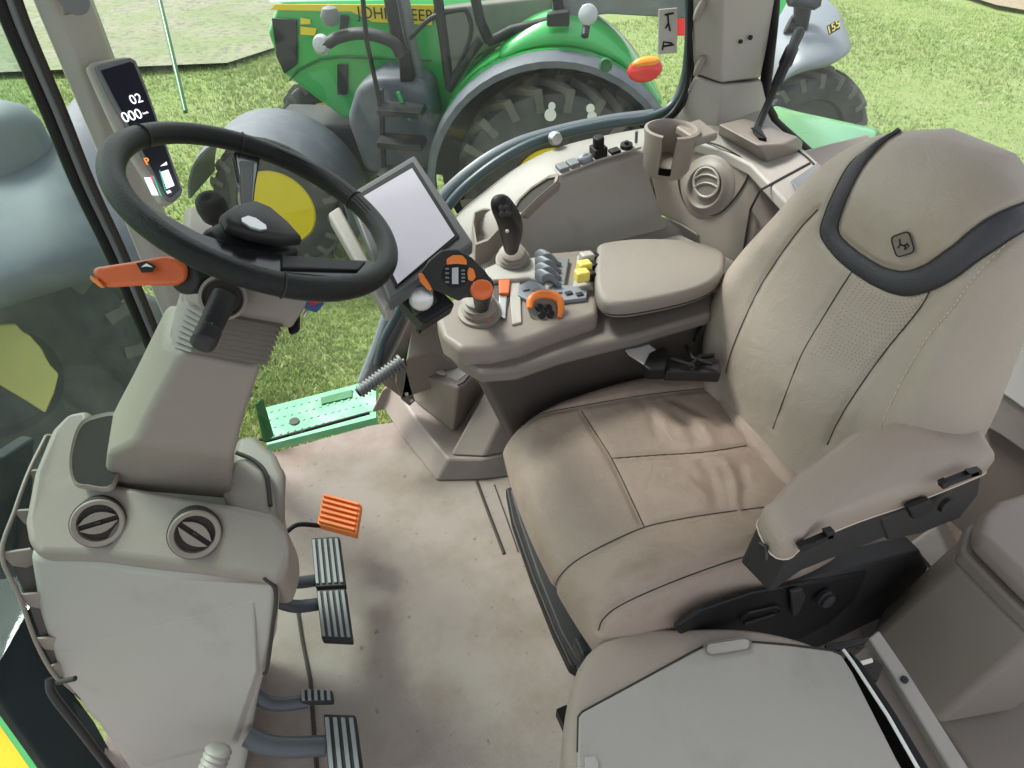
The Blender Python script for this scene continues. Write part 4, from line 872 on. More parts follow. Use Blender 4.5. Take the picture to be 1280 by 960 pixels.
# make sure the normals look up
if sum(p.normal.z for p in me.polygons) < 0: me.flip_normals()
tree = bvh(cu_)
cl = {
 'far_bolster': [(622, 556), (636, 542), (652, 533), (680, 517), (740, 505), (820, 492), (900, 484)],
 'panel_left': [(727, 514), (745, 542), (765, 574), (785, 615), (806, 660)],
 'cross': [(764, 573), (820, 569), (880, 565), (940, 556)],
 'near_bolster': [(693, 735), (700, 720), (720, 701), (762, 678), (806, 659), (850, 649), (900, 641), (955, 634)],
 'rear': [(896, 487), (920, 520), (942, 556), (968, 582), (996, 606)],
 'near_pipe': [(748, 788), (754, 774), (775, 757), (827, 733), (893, 708), (950, 690)]}
H = {k: hits(tree, p) for k, p in cl.items()}
lines = [[h[0] for h in H[k]] for k in H if len(H[k]) > 2]
groove(cu_, lines, .0055, .0075)
# soft creases in the worn leather
wr = [[(820, 500), (850, 520), (870, 545)], [(835, 498), (870, 512), (900, 530)], [(905, 590), (912, 610), (915, 635)], [(925, 585), (930, 605), (928, 630)], [(800, 500), (815, 520), (822, 540)], [(880, 580), (893, 602), (898, 630)]]
wl_ = [[h[0] for h in hits(tree, p)] for p in wr]
groove(cu_, [w for w in wl_ if len(w) > 2], .0035, .014)
wr2 = [[(905, 575), (918, 605), (922, 640)], [(840, 508), (875, 530), (890, 550)], [(860, 600), (880, 620)]]
groove(cu_, [w for w in [[h[0] for h in hits(tree, p)] for p in wr2] if len(w) > 2], -.0035, .012)
tree = bvh(cu_)
mb = MB()
for k, p in cl.items():
    h = hits(tree, p)
    if len(h) > 2: mb.add(*g_tube([a-n*.0003 for a, n in h], .0013, 6))
mb.build('seams', 'seam', cu_)
# roll between cushion and backrest
MB().add(*g_tube(cr([PZ(893, 476, .49), PZ(912, 505, .495), PZ(940, 545, .495), PZ(968, 582, .492), PZ(1000, 620, .485)], 6), .026, 16)).build('rear_roll', 'leather', st_)
# backrest
BO = V(.885, .66, .48); ba = math.radians(15)
bv = V(math.sin(ba), 0, math.cos(ba)); bu = V(0, 1., 0); bn = V(-math.cos(ba), 0, math.sin(ba))
ow = [(-.04, .20), (0, .225), (.05, .275), (.10, .305), (.16, .325), (.22, .333), (.30, .312), (.38, .282), (.44, .260), (.49, .240), (.53, .218), (.57, .190), (.60, .162), (.625, .128), (.642, .09), (.652, .045)]
def halfw(v_):
    xs = [a for a, b in ow]; ys = [b for a, b in ow]; return float(np.interp(v_, xs, ys))
NV, NU = 190, 130
def back():
    v = []; f = []
    for i in range(NV+1):
        q = i/NV; vv = -.04+(.654+.04)*math.sin(math.pi/2*q)**.92 if q > 0 else -.04
        w_ = halfw(vv) if vv < .652 else .03
        w_ = float(np.mean([halfw(min(.652, vv+d)) for d in (-.015, -.0075, 0, .0075, .015)]))
        topf = max(0, 1-max(0, (vv-.50)/.154)**3.2)**.5          # thins to a rounded crown
        th_ = .095*topf+.008
        for j in range(2*NU):
            a = math.pi*2*j/(2*NU); ca, sa = math.cos(a), math.sin(a)
            u = w_*(.87 if ca < 0 else 1.0)*math.copysign(abs(ca)**.75, ca)
            t = u/(w_*(.87 if ca < 0 else 1.0))
            if sa >= 0:
                n_ = th_*abs(sa)**.55
                bol = .030*math.exp(-((abs(t)-.80)/.16)**2)*(1 if vv < .35 else max(0, 1-(vv-.35)/.18))
                lum = .018*math.exp(-((vv-.16)/.10)**2)*math.exp(-(t/.6)**2)
                head = .030*math.exp(-((vv-.53)/.085)**2)*(1-.4*t*t)
                n_ += (bol+lum+head)*abs(sa)**.5
            else: n_ = -.055*topf*abs(sa)**.5
            v.append(BO+bu*u+bv*vv+bn*(n_-.045))
    m_ = 2*NU
    for i in range(NV):
        for j in range(m_): f.append((i*m_+j, i*m_+(j+1) % m_, (i+1)*m_+(j+1) % m_, (i+1)*m_+j))
    f.append(tuple(range(m_))); f.append(tuple(range(NV*m_, (NV+1)*m_)))
    return v, f
v, f = back()
br = mo('backrest', v, f, 'leather_light', st_)
tree = bvh(br)
bl = {
 's_out_far': [(1022, 262), (995, 292), (955, 350), (930, 400), (914, 440), (907, 466)],
 's_mid_far': [(1066, 338), (1050, 362), (1030, 395), (1003, 441), (985, 485), (966, 536)],
 's_mid_near': [(1168, 352), (1150, 385), (1105, 441), (1070, 490), (1047, 528), (1034, 556)],
 's_out_near': [(1262, 300), (1219, 345), (1190, 385), (1160, 421), (1125, 480), (1093, 551)]}
lines = [[h[0] for h in hits(tree, p)] for p in bl.values()]
band_in = [(1132, 160), (1106, 178), (1080, 206), (1062, 240), (1050, 272), (1048, 290), (1058, 303), (1080, 320), (1105, 334), (1132, 339), (1155, 332), (1185, 312), (1215, 288), (1245, 268), (1290, 250)]
band_out = [(1118, 166), (1086, 186), (1062, 206), (1043, 240), (1030, 272), (1026, 290), (1032, 305), (1052, 328), (1082, 350), (1110, 364), (1135, 369), (1165, 362), (1195, 346), (1228, 322), (1290, 282)]
bi = [h[0] for h in hits(tree, band_in)]; bo = [h[0] for h in hits(tree, band_out)]
groove(br, lines[:3]+[bi, bo], .005, .007); groove(br, [lines[3]], .003, .005)
tree = bvh(br)
mb = MB()
for k, p in bl.items():
    if k == 's_out_near': continue
    h = hits(tree, p); mb.add(*g_tube([a-n*.0003 for a, n in h], .0013, 6))
mb.build('seams', 'seam', br)
h = hits(tree, bl['s_out_near'], 14); mb = MB()
for i in range(0, len(h)-1, 2): mb.add(*g_tube([h[i][0]+h[i][1]*.0006, h[i+1][0]+h[i+1][1]*.0006], .0010, 5))
mb.build('stitching', 'thread', br)
# dark band around the head panel
N_ = 90; di = hits(tree, band_in, 8); do = hits(tree, band_out, 8); rings = []
nn = min(len(di), len(do))
def rs(pts, n):
    pts = [np.array(p) for p in pts]; d = [0]
    for a, b in zip(pts[:-1], pts[1:]): d.append(d[-1]+np.linalg.norm(b-a))
    out = []
    for t in np.linspace(0, d[-1], n):
        k = min(len(d)-2, max(0, int(np.searchsorted(d, t))-1)); out.append(lerp(pts[k], pts[k+1], (t-d[k])/max(1e-9, d[k+1]-d[k])))
    return out
m_n = min(len(di), len(do)); 
pi_, po_ = rs([a for a, n in di], N_), rs([a for a, n in do], N_)
pn_ = rs([n for a, n in di], N_); pn2 = rs([n for a, n in do], N_)
for k in range(N_):
    n_ = nrm(pn_[k]+pn2[k]); a, b = pi_[k], po_[k]
    rings.append([a-n_*.004, a+n_*.002, lerp(a, b, .15)+n_*.006, lerp(a, b, .4)+n_*.0085, lerp(a, b, .7)+n_*.008, lerp(a, b, .9)+n_*.005, b+n_*.001, b-n_*.004])
MB().add(*g_loft(rings)).build('headrest_band', 'navy', br)
MB().add(*g_tube([p+n*.0018 for p, n in zip(pi_, pn_)], .0018, 6)).add(*g_tube([p+n*.0012 for p, n in zip(po_, pn2)], .0018, 6)).build('band_piping', 'seam', br)
# head panel badge
o, n = hit(tree, 1130, 305); ex = nrm(hit(tree, 1142, 301)[0]-hit(tree, 1118, 309)[0]); ey = nrm(np.cross(n, ex)); ey = ey if ey[2] > 0 else -ey
def sup(o, ex, ey, a, b, p=5, n_=28): return [o+ex*a*math.copysign(abs(math.cos(t))**(2/p), math.cos(t))+ey*b*math.copysign(abs(math.sin(t))**(2/p), math.sin(t)) for t in [2*math.pi*k/n_ for k in range(n_)]]
bd = MB().add(*g_slab(sup(o+n*.001, ex, ey, .0175, .0185), n*.002)).build('badge', 'trim_dark', br, bevel=.0008)
mb = MB().add(*g_tube(sup(o+n*.0035, ex, ey, .0165, .0175), .0011, 5, closed=True))
for q in ([(-.002, .010), (-.004, .001), (-.009, -.003)], [(-.004, .001), (.004, -.004), (.001, -.009), (.006, -.007)], [(.001, -.003), (.008, -.001), (.009, -.007)]):
    mb.add(*g_tube([o+n*.0035+ex*a+ey*b for a, b in q], .0012, 5))
mb.build('badge_mark', 'black', bd)
# perforated centre panel : tiny dark dots pressed into the leather
mb = MB(); cnt = 0
lp = [(1066, 342), (1050, 366), (1028, 405), (1010, 440)]; rp = [(1164, 362), (1140, 400), (1108, 442), (1085, 470)]
for i in range(22):
    t = i/21; L_ = np.array([np.interp(t*3, range(4), [p[k] for p in lp]) for k in (0, 1)]); R_ = np.array([np.interp(t*3, range(4), [p[k] for p in rp]) for k in (0, 1)])
    m1 = int(np.linalg.norm(R_-L_)/5.0)
    for k in range(1, m1):
        p = lerp(L_, R_, k/m1)+V(0, 10)*math.sin(math.pi*k/m1)*(1-t)*2.2
        h_ = hit(tree, p[0], p[1])
        if h_: mb.add(*g_lathe([(.0009, -.0002), (.0009, .00025)], h_[0], h_[1], 5))
mb.build('perforation', mat('perforation', (.13, .10, .08), .9), br)
# seat base, skirt and side shield
sb = [PZ(a, b, .34) for a, b in [(640, 610), (700, 560), (860, 480), (960, 540), (1000, 640), (960, 700), (760, 790)]]
MB().add(*g_frus([V(.345, .44, .30), V(.36, .87, .30), V(.90, .87, .30), V(.90, .44, .30)], [V(.36, .46, .40), V(.38, .85, .40), V(.88, .85, .40), V(.88, .46, .40)])).build('seat_pan', 'black', st_, bevel=.012)
MB().add(*g_frus([V(.44, .50, 0), V(.44, .86, 0), V(.92, .86, 0), V(.92, .50, 0)], [V(.42, .48, .30), V(.42, .86, .30), V(.92, .86, .30), V(.92, .48, .30)])).build('suspension_bellows', 'black', st_, bevel=.02)
fr1 = [PZ(a, b, .22) for a, b in [(637, 612), (648, 650), (672, 720), (700, 790), (718, 822), (735, 838), (750, 812), (720, 770), (690, 700), (664, 640), (650, 604)]]
MB().add(*g_slab(fr1, (0, 0, -.03))).build('front_rail', 'char', st_, bevel=.006)
fr2 = [PZ(a, b, .10) for a, b in [(632, 610), (640, 650), (664, 720), (692, 790), (712, 832), (722, 838), (716, 800), (690, 730), (664, 660), (650, 604)]]
MB().add(*g_slab(fr2, (0, 0, -.04))).build('lower_rail', 'black', st_, bevel=.006)
MB().add(*g_slab([PZ(a, b, .30) for a, b in [(716, 796), (738, 788), (752, 806), (728, 822)]], (0, 0, -.05))).build('front_corner', 'char', st_, bevel=.008)
YS = .385
shp = [(812, 786), (835, 765), (870, 745), (910, 728), (955, 710), (1040, 690), (1130, 668), (1142, 690), (1128, 715), (1090, 745), (1060, 775), (1040, 800), (1000, 820), (830, 820)]
MB().add(*g_slab([PY(a, b, YS+.045) for a, b in shp], (0, -.045, 0))).build('side_shield', 'char', st_, bevel=.008, seg=4)
MB().add(*g_slab([PY(a, b, YS-.006) for a, b in [(845, 785), (880, 762), (940, 742), (1020, 728), (1085, 716), (1070, 748), (1035, 782), (1000, 800), (860, 810)]], (0, .01, 0))).build('side_panel', 'black', st_, bevel=.004)
MB().add(*g_tube([PY(a, b, YS-.010) for a, b in [(925, 775), (935, 766), (970, 758), (976, 762), (968, 768), (930, 780)]], .003, 6)).build('height_handle', 'char', st_)
kb = PY(1028, 745, YS-.012)
kn = MB().add(*g_lathe([(.020, .0), (.020, .008), (.016, .012), (.016, .018), (.001, .019)], kb, V(0, -1, .2), 12)).build('adjust_knob', 'char', st_, bevel=.002)
MB().add(*g_slab([PY(a, b, YS-.010) for a, b in [(985, 736), (1000, 732), (1004, 742), (996, 762), (988, 768)]], (0, -.008, 0))).build('lumbar_lever', 'char', st_, bevel=.003)
# near armrest
AZ_ = .725
ap = [(950, 648), (962, 634), (985, 608), (1020, 582), (1052, 556), (1075, 547), (1105, 544), (1140, 533), (1172, 520), (1194, 521), (1218, 546), (1234, 572), (1238, 580), (1228, 588), (1150, 619), (1080, 643), (1025, 666), (1005, 678), (990, 690), (968, 684)]
apz = cr([PZ(a, b, .705)+V(0, 0, .013) for a, b in ap], 3, closed=True)
MB().add(*g_pillow([p-V(0, 0, .038) for p in apz], Zu, .060, .006, inset=.026)).build('armrest_pad', 'leather_pale', st_)
low = [PZ(a, b, AZ_-.036) for a, b in [(948, 652), (985, 618), (1055, 570), (1190, 535), (1232, 578), (1222, 588), (1150, 618), (1030, 664), (990, 692)]]
cenl = sum(low)/len(low)
MB().add(*g_frus(low, [p+V(.0, .002, -.115) for p in low])).build('armrest_body', 'char', st_, bevel=.006)
MB().add(*g_tube([p-V(0, 0, .030)+nrm(p-cenl)*.0008 for p in apz], .0013, 6, closed=True)).build('armrest_seam', 'thread', st_)
YA = .322
MB().add(*g_slab([PY(a, b, YA+.02) for a, b in [(1100, 650), (1160, 622), (1228, 592), (1224, 618), (1200, 648), (1150, 668), (1110, 676)]], (0, .03, 0))).build('hinge_arm', 'char', st_, bevel=.005)
ah = PY(1180, 620, YA+.01)
MB().add(*g_lathe([(.030, 0), (.036, .004), (.036, .012), (.03, .016), (.001, .016)], ah+V(0, .02, 0), V(0, -1, .1), 28)).build('pivot_cover', 'char', st_)
mb = MB()
for q in ([(1000, 685), (1010, 680), (1012, 686), (1002, 691)], [(1010, 682), (1042, 668), (1043, 672), (1011, 687)], [(1033, 667), (1044, 664), (1045, 672), (1035, 675)], [(1178, 606), (1186, 602), (1187, 609), (1179, 612)], [(1186, 604), (1224, 589), (1225, 594), (1187, 608)], [(1212, 592), (1228, 588), (1228, 594), (1214, 597)]):
    MB().add(*g_slab([PY(a, b, YA-.004) for a, b in q], (0, .01, 0))).build('clip', 'black', st_, bevel=.001)
MB().add(*g_slab([PY(a, b, YA-.001) for a, b in [(1136, 637), (1164, 626), (1170, 634), (1160, 644), (1142, 650)]], (0, .012, 0))).build('latch_button', 'black', st_, bevel=.003)
MB().add(*g_lathe([(.014, 0), (.013, .007), (.008, .008), (.001, .008)], PY(1180, 630, YA), V(0, -1, .2), 20)).build('pivot_knob', 'black', st_)
MB().add(*g_slab([PX(a, b, .552) for a, b in [(951, 676), (961, 682), (961, 700), (952, 694)]], (-.006, 0, 0))).build('front_switch', 'blackgloss', st_, bevel=.002)
# buckle on the far side
bk_ = thing('seat_belt_tongue', PZ(830, 440, .55), 'steel seat belt tongue in a black buckle lying between seat and console', 'seat belt')
bz = .615
ton = [(778, 432), (781, 423), (790, 418), (800, 422), (826, 441), (816, 458), (805, 455), (786, 443)]
MB().add(*g_slab([PZ(a, b, bz) for a, b in ton], (0, 0, -.004))).build('tongue', 'tongue', bk_, bevel=.0015)
MB().add(*g_slab([PZ(a, b, bz+.001) for a, b in [(789, 425), (797, 428), (795, 435), (787, 432)]], (0, 0, -.001))).build('tongue_slot', 'black', bk_)
MB().add(*g_slab([PZ(a, b, bz+.006) for a, b in [(812, 440), (828, 432), (838, 438), (832, 462), (812, 462), (804, 456)]], (0, 0, -.03))).build('buckle', 'black', bk_, bevel=.005)
MB().add(*g_slab([PZ(a, b, bz-.01) for a, b in [(830, 444), (862, 440), (900, 448), (902, 466), (860, 464), (832, 464)]], (0, 0, -.03))).build('buckle_stalk', 'char', bk_, bevel=.005)
mb = MB()
for q in ([(838, 448), (868, 458)], [(858, 432), (866, 448), (890, 455)], [(860, 460), (875, 446), (892, 444)], [(868, 425), (880, 398)]):
    mb.add(*g_tube([PZ(a, b, bz+.004) for a, b in q], .005, 8))
mb.build('bracket', 'black', bk_)

# ================================================================ instructor seat, folded, bottom centre
ins_ = thing('instructor_seat', PZ(900, 900, .35), 'folded passenger seat with pale leather rim and flat hard tray on top', 'seat')
ol_ = [(705, 1010), (704, 950), (706, 900), (712, 866), (722, 833), (740, 808), (770, 792), (810, 785), (860, 784), (905, 783), (950, 786), (1000, 797), (1036, 812), (1056, 838), (1100, 900), (1165, 1010)]
IZ = .44
oi = cr([PZ(a, b, IZ) for a, b in ol_], 3)
MB().add(*g_pillow([p-V(0, 0, .10) for p in oi], Zu, .105, .002, inset=.032, steps=8)).build('cushion', 'leather_pale', ins_)
pp = [(724, 1005), (722, 940), (723, 896), (728, 890), (800, 851), (868, 814), (884, 806), (935, 802), (985, 806), (1040, 813), (1052, 818), (1066, 840), (1150, 1005)]
MB().add(*g_slab([PZ(a, b, IZ+.012) for a, b in pp], (0, 0, -.016))).build('tray', 'trim_grey', ins_, bevel=.004, seg=4)
MB().add(*g_tube([PZ(a, b, IZ+.0085) for a, b in pp[1:11]], .0022, 6)).build('tray_gap', 'seam', ins_)
hd_ = [(884, 804), (930, 797), (938, 800), (938, 808), (934, 812), (890, 819), (882, 812)]
MB().add(*g_slab([PZ(a, b, IZ+.016) for a, b in hd_], (0, 0, -.006))).build('tray_handle', 'trim_light', ins_, bevel=.003)
MB().add(*g_tube(cr([PZ(a, b, IZ+.0165) for a, b in hd_], 2, closed=True), .0012, 6, closed=True)).build('handle_gap', 'trim_dark', ins_)
MB().add(*g_slab([PZ(a, b, IZ+.016) for a, b in [(731, 946), (744, 944), (748, 952), (750, 975), (732, 975)]], (0, 0, -.004))).build('tray_latch', 'trim_light', ins_, bevel=.002)
# rear edge strips and bracket
MB().add(*g_tube([PZ(a, b, IZ+.004) for a, b in [(1054, 812), (1066, 828), (1110, 895), (1170, 1000)]], .003, 8)).build('edge_chrome', 'white', ins_)
MB().add(*g_slab([PZ(a, b, IZ-.005) for a, b in [(1062, 812), (1078, 828), (1120, 890), (1190, 1005), (1172, 1005), (1110, 900), (1066, 832)]], (0, 0, -.05))).build('edge_trim', 'black', ins_, bevel=.004)
MB().add(*g_slab([PZ(a, b, IZ-.04) for a, b in [(1066, 820), (1096, 796), (1110, 820), (1160, 890), (1240, 1005), (1180, 1005)]], (0, 0, -.03))).build('bracket_side', 'trim', ins_, bevel=.004)
MB().add(*g_slab([PZ(a, b, IZ-.02) for a, b in [(1086, 797), (1099, 787), (1134, 838), (1240, 1005), (1215, 1005), (1118, 846)]], (0, 0, -.03))).build('bracket_flange', 'trim_grey', ins_, bevel=.004)
MB().add(*g_slab([PZ(a, b, IZ-.010) for a, b in [(1076, 828), (1092, 824), (1106, 832), (1098, 850), (1084, 848)]], (0, 0, -.02))).build('bracket_slot', 'seam', ins_, bevel=.002)
MB().add(*g_slab([PZ(a, b, IZ-.006) for a, b in [(1075, 826), (1090, 822), (1092, 827), (1078, 831)]], (0, 0, -.01))).build('metal_tab', 'white', ins_, bevel=.001)
MB().add(*g_lathe([(.006, 0), (.006, .004), (.003, .005), (.001, .003)], PZ(1130, 850, IZ-.018), Zu, 16)).build('bolt', 'char', ins_)
MB().add(*g_slab([PZ(a, b, IZ-.01) for a, b in [(1032, 804), (1060, 800), (1086, 795), (1082, 802), (1050, 812), (1034, 810)]], (0, 0, -.01))).build('hinge', 'char', ins_, bevel=.002)
MB().add(*g_tube([PZ(702, 893, .30), PZ(707, 886, .30), PZ(712, 888, .30)], .006, 8)).add(*g_box(PZ(706, 898, .30), (.02, .03, .03))).build('side_catch', 'black', ins_)

# ================================================================ cooler box and rear of the cab
cb = thing('storage_cooler', PZ(1280, 800, 0), 'tall taupe storage box with rounded lid at the right edge', 'box')
tp = [PZ(a, b, .50) for a, b in [(1221, 668), (1228, 640), (1250, 622), (1320, 600), (1420, 640), (1420, 760), (1330, 770), (1285, 730)]]
MB().add(*g_slab(tp, (0, 0, -.05))).build('lid', 'trim', cb, bevel=.022, seg=5)
r0 = [p+V(0, 0, -.052) for p in tp]; c_ = sum(r0)/len(r0)
MB().add(*g_slab([c_+(p-c_)*1.04 for p in r0], (0, 0, -.035))).build('lid_rim', 'trim_dark', cb, bevel=.008)
MB().add(*g_frus([c_+(p-c_)*1.0+V(0, 0, -.035) for p in r0], [c_+(p-c_)*V(1.35, 1.1, 1)+V(-.05, 0, -.30) for p in r0])).build('box_body', 'trim_dark', cb, bevel=.015)
MB().add(*g_slab([PZ(a, b, .13) for a, b in [(1150, 790), (1140, 800), (1142, 850), (1285, 1050), (1500, 1050), (1500, 700), (1180, 740)]], (0, 0, -.12))).build('base', 'trim_dark', cb, bevel=.014)
rp_ = thing('cab_rear_wall', (1.5, .6, 0), 'taupe rear cab wall panel with pale window trim behind the seat', 'panel')
MB().add(*g_slab([V(1.56, -.1, 0), V(1.56, 1.5, 0), V(1.56, 1.5, .52), V(1.56, -.1, .52)], (.03, 0, 0))).build('rear_wall', 'trim_dark', rp_, bevel=.004)
MB().add(*g_slab([PX(a, b, 1.52) for a, b in [(1236, 440), (1262, 395), (1330, 420), (1330, 545), (1284, 516), (1262, 500), (1240, 486)]], (.03, 0, 0))).build('window_trim', 'white', rp_, bevel=.008)
MB().add(*g_slab([PX(a, b, 1.53) for a, b in [(1215, 480), (1245, 470), (1300, 520), (1300, 580), (1250, 545), (1222, 530)]], (.03, 0, 0))).build('trim_band', 'trim_grey', rp_, bevel=.008)
MB().add(*g_slab([PX(a, b, 1.5) for a, b in [(1262, 396), (1268, 378), (1290, 385), (1290, 408)]], (.03, 0, 0))).build('window_seal', 'black', rp_, bevel=.004)
mb = MB()
MB().add(*g_frus([PZ(a, b, 0) for a, b in [(1112, 700), (1180, 650), (1230, 740), (1170, 790)]], [PZ(a, b, .12) for a, b in [(1135, 680), (1170, 655), (1205, 735), (1178, 745)]])).build('wheel_arch_step', 'trim_grey', rp_, bevel=.01)
MB().add(*g_tube([PZ(a, b, .122) for a, b in [(1140, 682), (1160, 705), (1182, 742)]], .003, 6)).build('step_gap', 'seam', rp_)
rm = MB()
for i in range(26):
    for j in range(10):
        a = lerp(PZ(1085, 745, .004), PZ(1140, 700, .004), j/10); b = lerp(PZ(1120, 810, .004), PZ(1172, 775, .004), j/10)
        rm.add(*g_box(lerp(a, b, i/26), (.009, .009, .006)))
rm.build('ribbed_mat', 'brownblack', rp_)
MB().add(*g_slab([PZ(a, b, .003) for a, b in [(1060, 740), (1150, 690), (1190, 780), (1100, 850)]], (0, 0, -.001))).build('mat_base', 'trim_dark', rp_)
# ================================================================ outside: meadow and parked tractors
GZ = -2.0
def grass_mat(name):
    m = bpy.data.materials.new(name); m.use_nodes = True; n = m.node_tree.nodes; l = m.node_tree.links; b = n['Principled BSDF']; b.inputs['Roughness'].default_value = .9
    b.inputs['Specular IOR Level'].default_value = .2
    tc = n.new('ShaderNodeTexCoord')
    def noise(s, d=6): 
        q = n.new('ShaderNodeTexNoise'); q.inputs['Scale'].default_value = s; q.inputs['Detail'].default_value = d; q.inputs['Roughness'].default_value = .7; l.new(tc.outputs['Object'], q.inputs[0]); return q
    def mix(a, bb, f):
        q = n.new('ShaderNodeMix'); q.data_type = 'RGBA'; l.new(f, q.inputs[0])
        for k, v in ((6, a), (7, bb)):
            if isinstance(v, tuple): q.inputs[k].default_value = (*v, 1)
            else: l.new(v, q.inputs[k])
        return q.outputs[2]
    def rng_(o, a, c):
        q = n.new('ShaderNodeMapRange'); q.inputs[1].default_value = a; q.inputs[2].default_value = c; l.new(o, q.inputs[0]); return q.outputs[0]
    fine = noise(26, 5); mid = noise(3.2); big = noise(.35)
    c = mix((.13, .185, .05), (.32, .40, .15), rng_(fine.outputs[0], .3, .7))
    c = mix(c, (.36, .35, .21), rng_(mid.outputs[0], .5, .75))
    c = mix(c, (.24, .29, .11), rng_(big.outputs[0], .45, .6))
    l.new(c, b.inputs['Base Color'])
    bp = n.new('ShaderNodeBump'); bp.inputs['Strength'].default_value = .8; bp.inputs['Distance'].default_value = .03; l.new(fine.outputs[0], bp.inputs['Height']); l.new(bp.outputs[0], b.inputs['Normal'])
    return m
M['grass'] = grass_mat('short_grass'); M['blade'] = mat('grass_blade', (.25, .35, .10), .7, var=.5, vs=3)
M['blade2'] = mat('dry_grass_blade', (.44, .45, .2), .7, var=.4, vs=3)
M['dirt'] = mat('bare_soil', (.30, .23, .16), .95, var=.3, vs=8, bump=.8, bs=30)
gv = []; gf = []
NG = 60
for i in range(NG+1):
    for j in range(NG+1):
        x = -70+140*i/NG; y = -30+130*j/NG; gv.append((x, y, GZ+.06*math.sin(x*.7)*math.cos(y*.5)-.06))
for i in range(NG):
    for j in range(NG): gf.append((i*(NG+1)+j, (i+1)*(NG+1)+j, (i+1)*(NG+1)+j+1, i*(NG+1)+j+1))
struct(mo('ground', gv, gf, 'grass'))
# tufts near the door where blades can be told, thinner further off
def tufts(name, regions, m, label):
    v = []; f = []
    for (x0, x1, y0, y1, cnt, hh) in regions:
        for _ in range(cnt):
            x = rng.uniform(x0, x1); y = rng.uniform(y0, y1)
            z = GZ+.06*math.sin(x*.7)*math.cos(y*.5)-.065
            for _b in range(4):
                a = rng.uniform(0, 6.28); h = hh*rng.uniform(.5, 1.2); wd = hh*.10; le = rng.uniform(.2, 1.0)*h; b0 = rng.normal(size=2)*hh*.3
                px_, py_ = x+b0[0], y+b0[1]; k = len(v); da, db = math.cos(a), math.sin(a)
                v += [(px_-db*wd, py_+da*wd, z), (px_+db*wd, py_-da*wd, z), (px_+da*le, py_+db*le, z+h)]; f.append((k, k+1, k+2))
    o = mo(name, v, f, m, smooth=False); o['kind'] = 'stuff'; o['label'] = label; o['category'] = 'grass'; return o
tufts('grass_tufts', [(-1.2, 2.4, 3.0, 6.2, 26000, .04), (-5, 0, 4, 15, 16000, .06), (0, 3.5, 6, 15, 9000, .06), (-12, 7, 12.5, 18, 9000, .07), (2.4, 3.6, 3, 6.2, 5000, .04), (-3, -1.2, 3, 4.2, 3000, .04), (3.5, 17, 3, 14, 26000, .06)], 'blade', 'short green meadow grass beyond the cab windows')
tufts('dry_grass', [(-1.2, 2.4, 3.0, 6.2, 9000, .04), (-5, 0, 4, 15, 6000, .055), (0, 3.5, 6, 15, 4000, .055), (3.5, 17, 3, 14, 10000, .055)], 'blade2', 'paler dry grass blades mixed into the meadow')
struct(mo('bare_ground', [PZ(1195, -10, GZ+.03), PZ(1290, -10, GZ+.03), PZ(1290, 14, GZ+.03), PZ(1245, 6, GZ+.03)], [(0, 1, 2, 3)], 'dirt'))
struct(mo('gravel_yard', [(-60, 14.0, GZ+.05), (-9, 13.2, GZ+.05), (-4, 14.6, GZ+.05), (0, 13.6, GZ+.05), (2.5, 15.5, GZ+.05), (5.5, 15, GZ+.05), (5.5, 60, GZ+.05), (-60, 60, GZ+.05)], [tuple(range(8))], mat('gravel', (.24, .235, .16), .9, var=.35, vs=2.5, bump=1, bs=9, dirt=(.17, .22, .08), ds=.9, dlo=.42, dhi=.6, speck=((.12, .12, .08), 9, .5, .65))))
struct(mo('bounce_patch', [(-14, -25, GZ+.03), (14, -25, GZ+.03), (14, .9, GZ+.03), (-14, .9, GZ+.03)], [(0, 1, 2, 3)], mat('neutral_bounce_grey', (.26, .25, .235), .9, var=.2, vs=12, bump=.6, bs=60)))  # unseen grey patch added to cut green grass bounce into the cab
# slanted green post
th = thing('fence_post', (-1.2, 9.0, GZ), 'thin green metal post standing in the grass, seen left through the door glass', 'post')
a = D(196, -15, 9.0); b = D(232, 140, 8.2)
MB().add(*g_tube([a, b], .03, 8)).build('post_tube', 'green_dark', th)

# ---- parked tractor built in its own frame
class Frame:
    def __init__(s, o, yaw, sc): s.o = np.array(o); s.sc = sc; s.fx = V(math.cos(yaw), math.sin(yaw), 0); s.fy = V(-math.sin(yaw), math.cos(yaw), 0)
    def __call__(s, x, y, z): return s.o+s.sc*(x*s.fx+y*s.fy+z*V(0, 0, 1))
    def solve(s, px_, py_, yl):     # point on the plane y_local = yl seen at the pixel
        return PN(px_, py_, s(0, yl, 0), s.fy)
F1 = Frame((3.034, 6.139, -1.878), math.radians(153), .964)
def arcshell(F, cx, cz, r0, r1, a0, a1, y0, y1, n=26, drop=0.0):
    rings = []
    for i in range(n+1):
        a = math.radians(a0+(a1-a0)*i/n); ca, sa = math.cos(a), math.sin(a)
        rings.append([F(cx+ca*r1, y0, cz+sa*r1), F(cx+ca*r1, (y0*.25+y1*.75), cz+sa*r1), F(cx+ca*(r1-drop), y1, cz+sa*(r1-drop)), F(cx+ca*(r0-drop), y1, cz+sa*(r0-drop)), F(cx+ca*r0, y0, cz+sa*r0)])
    return g_loft(rings)
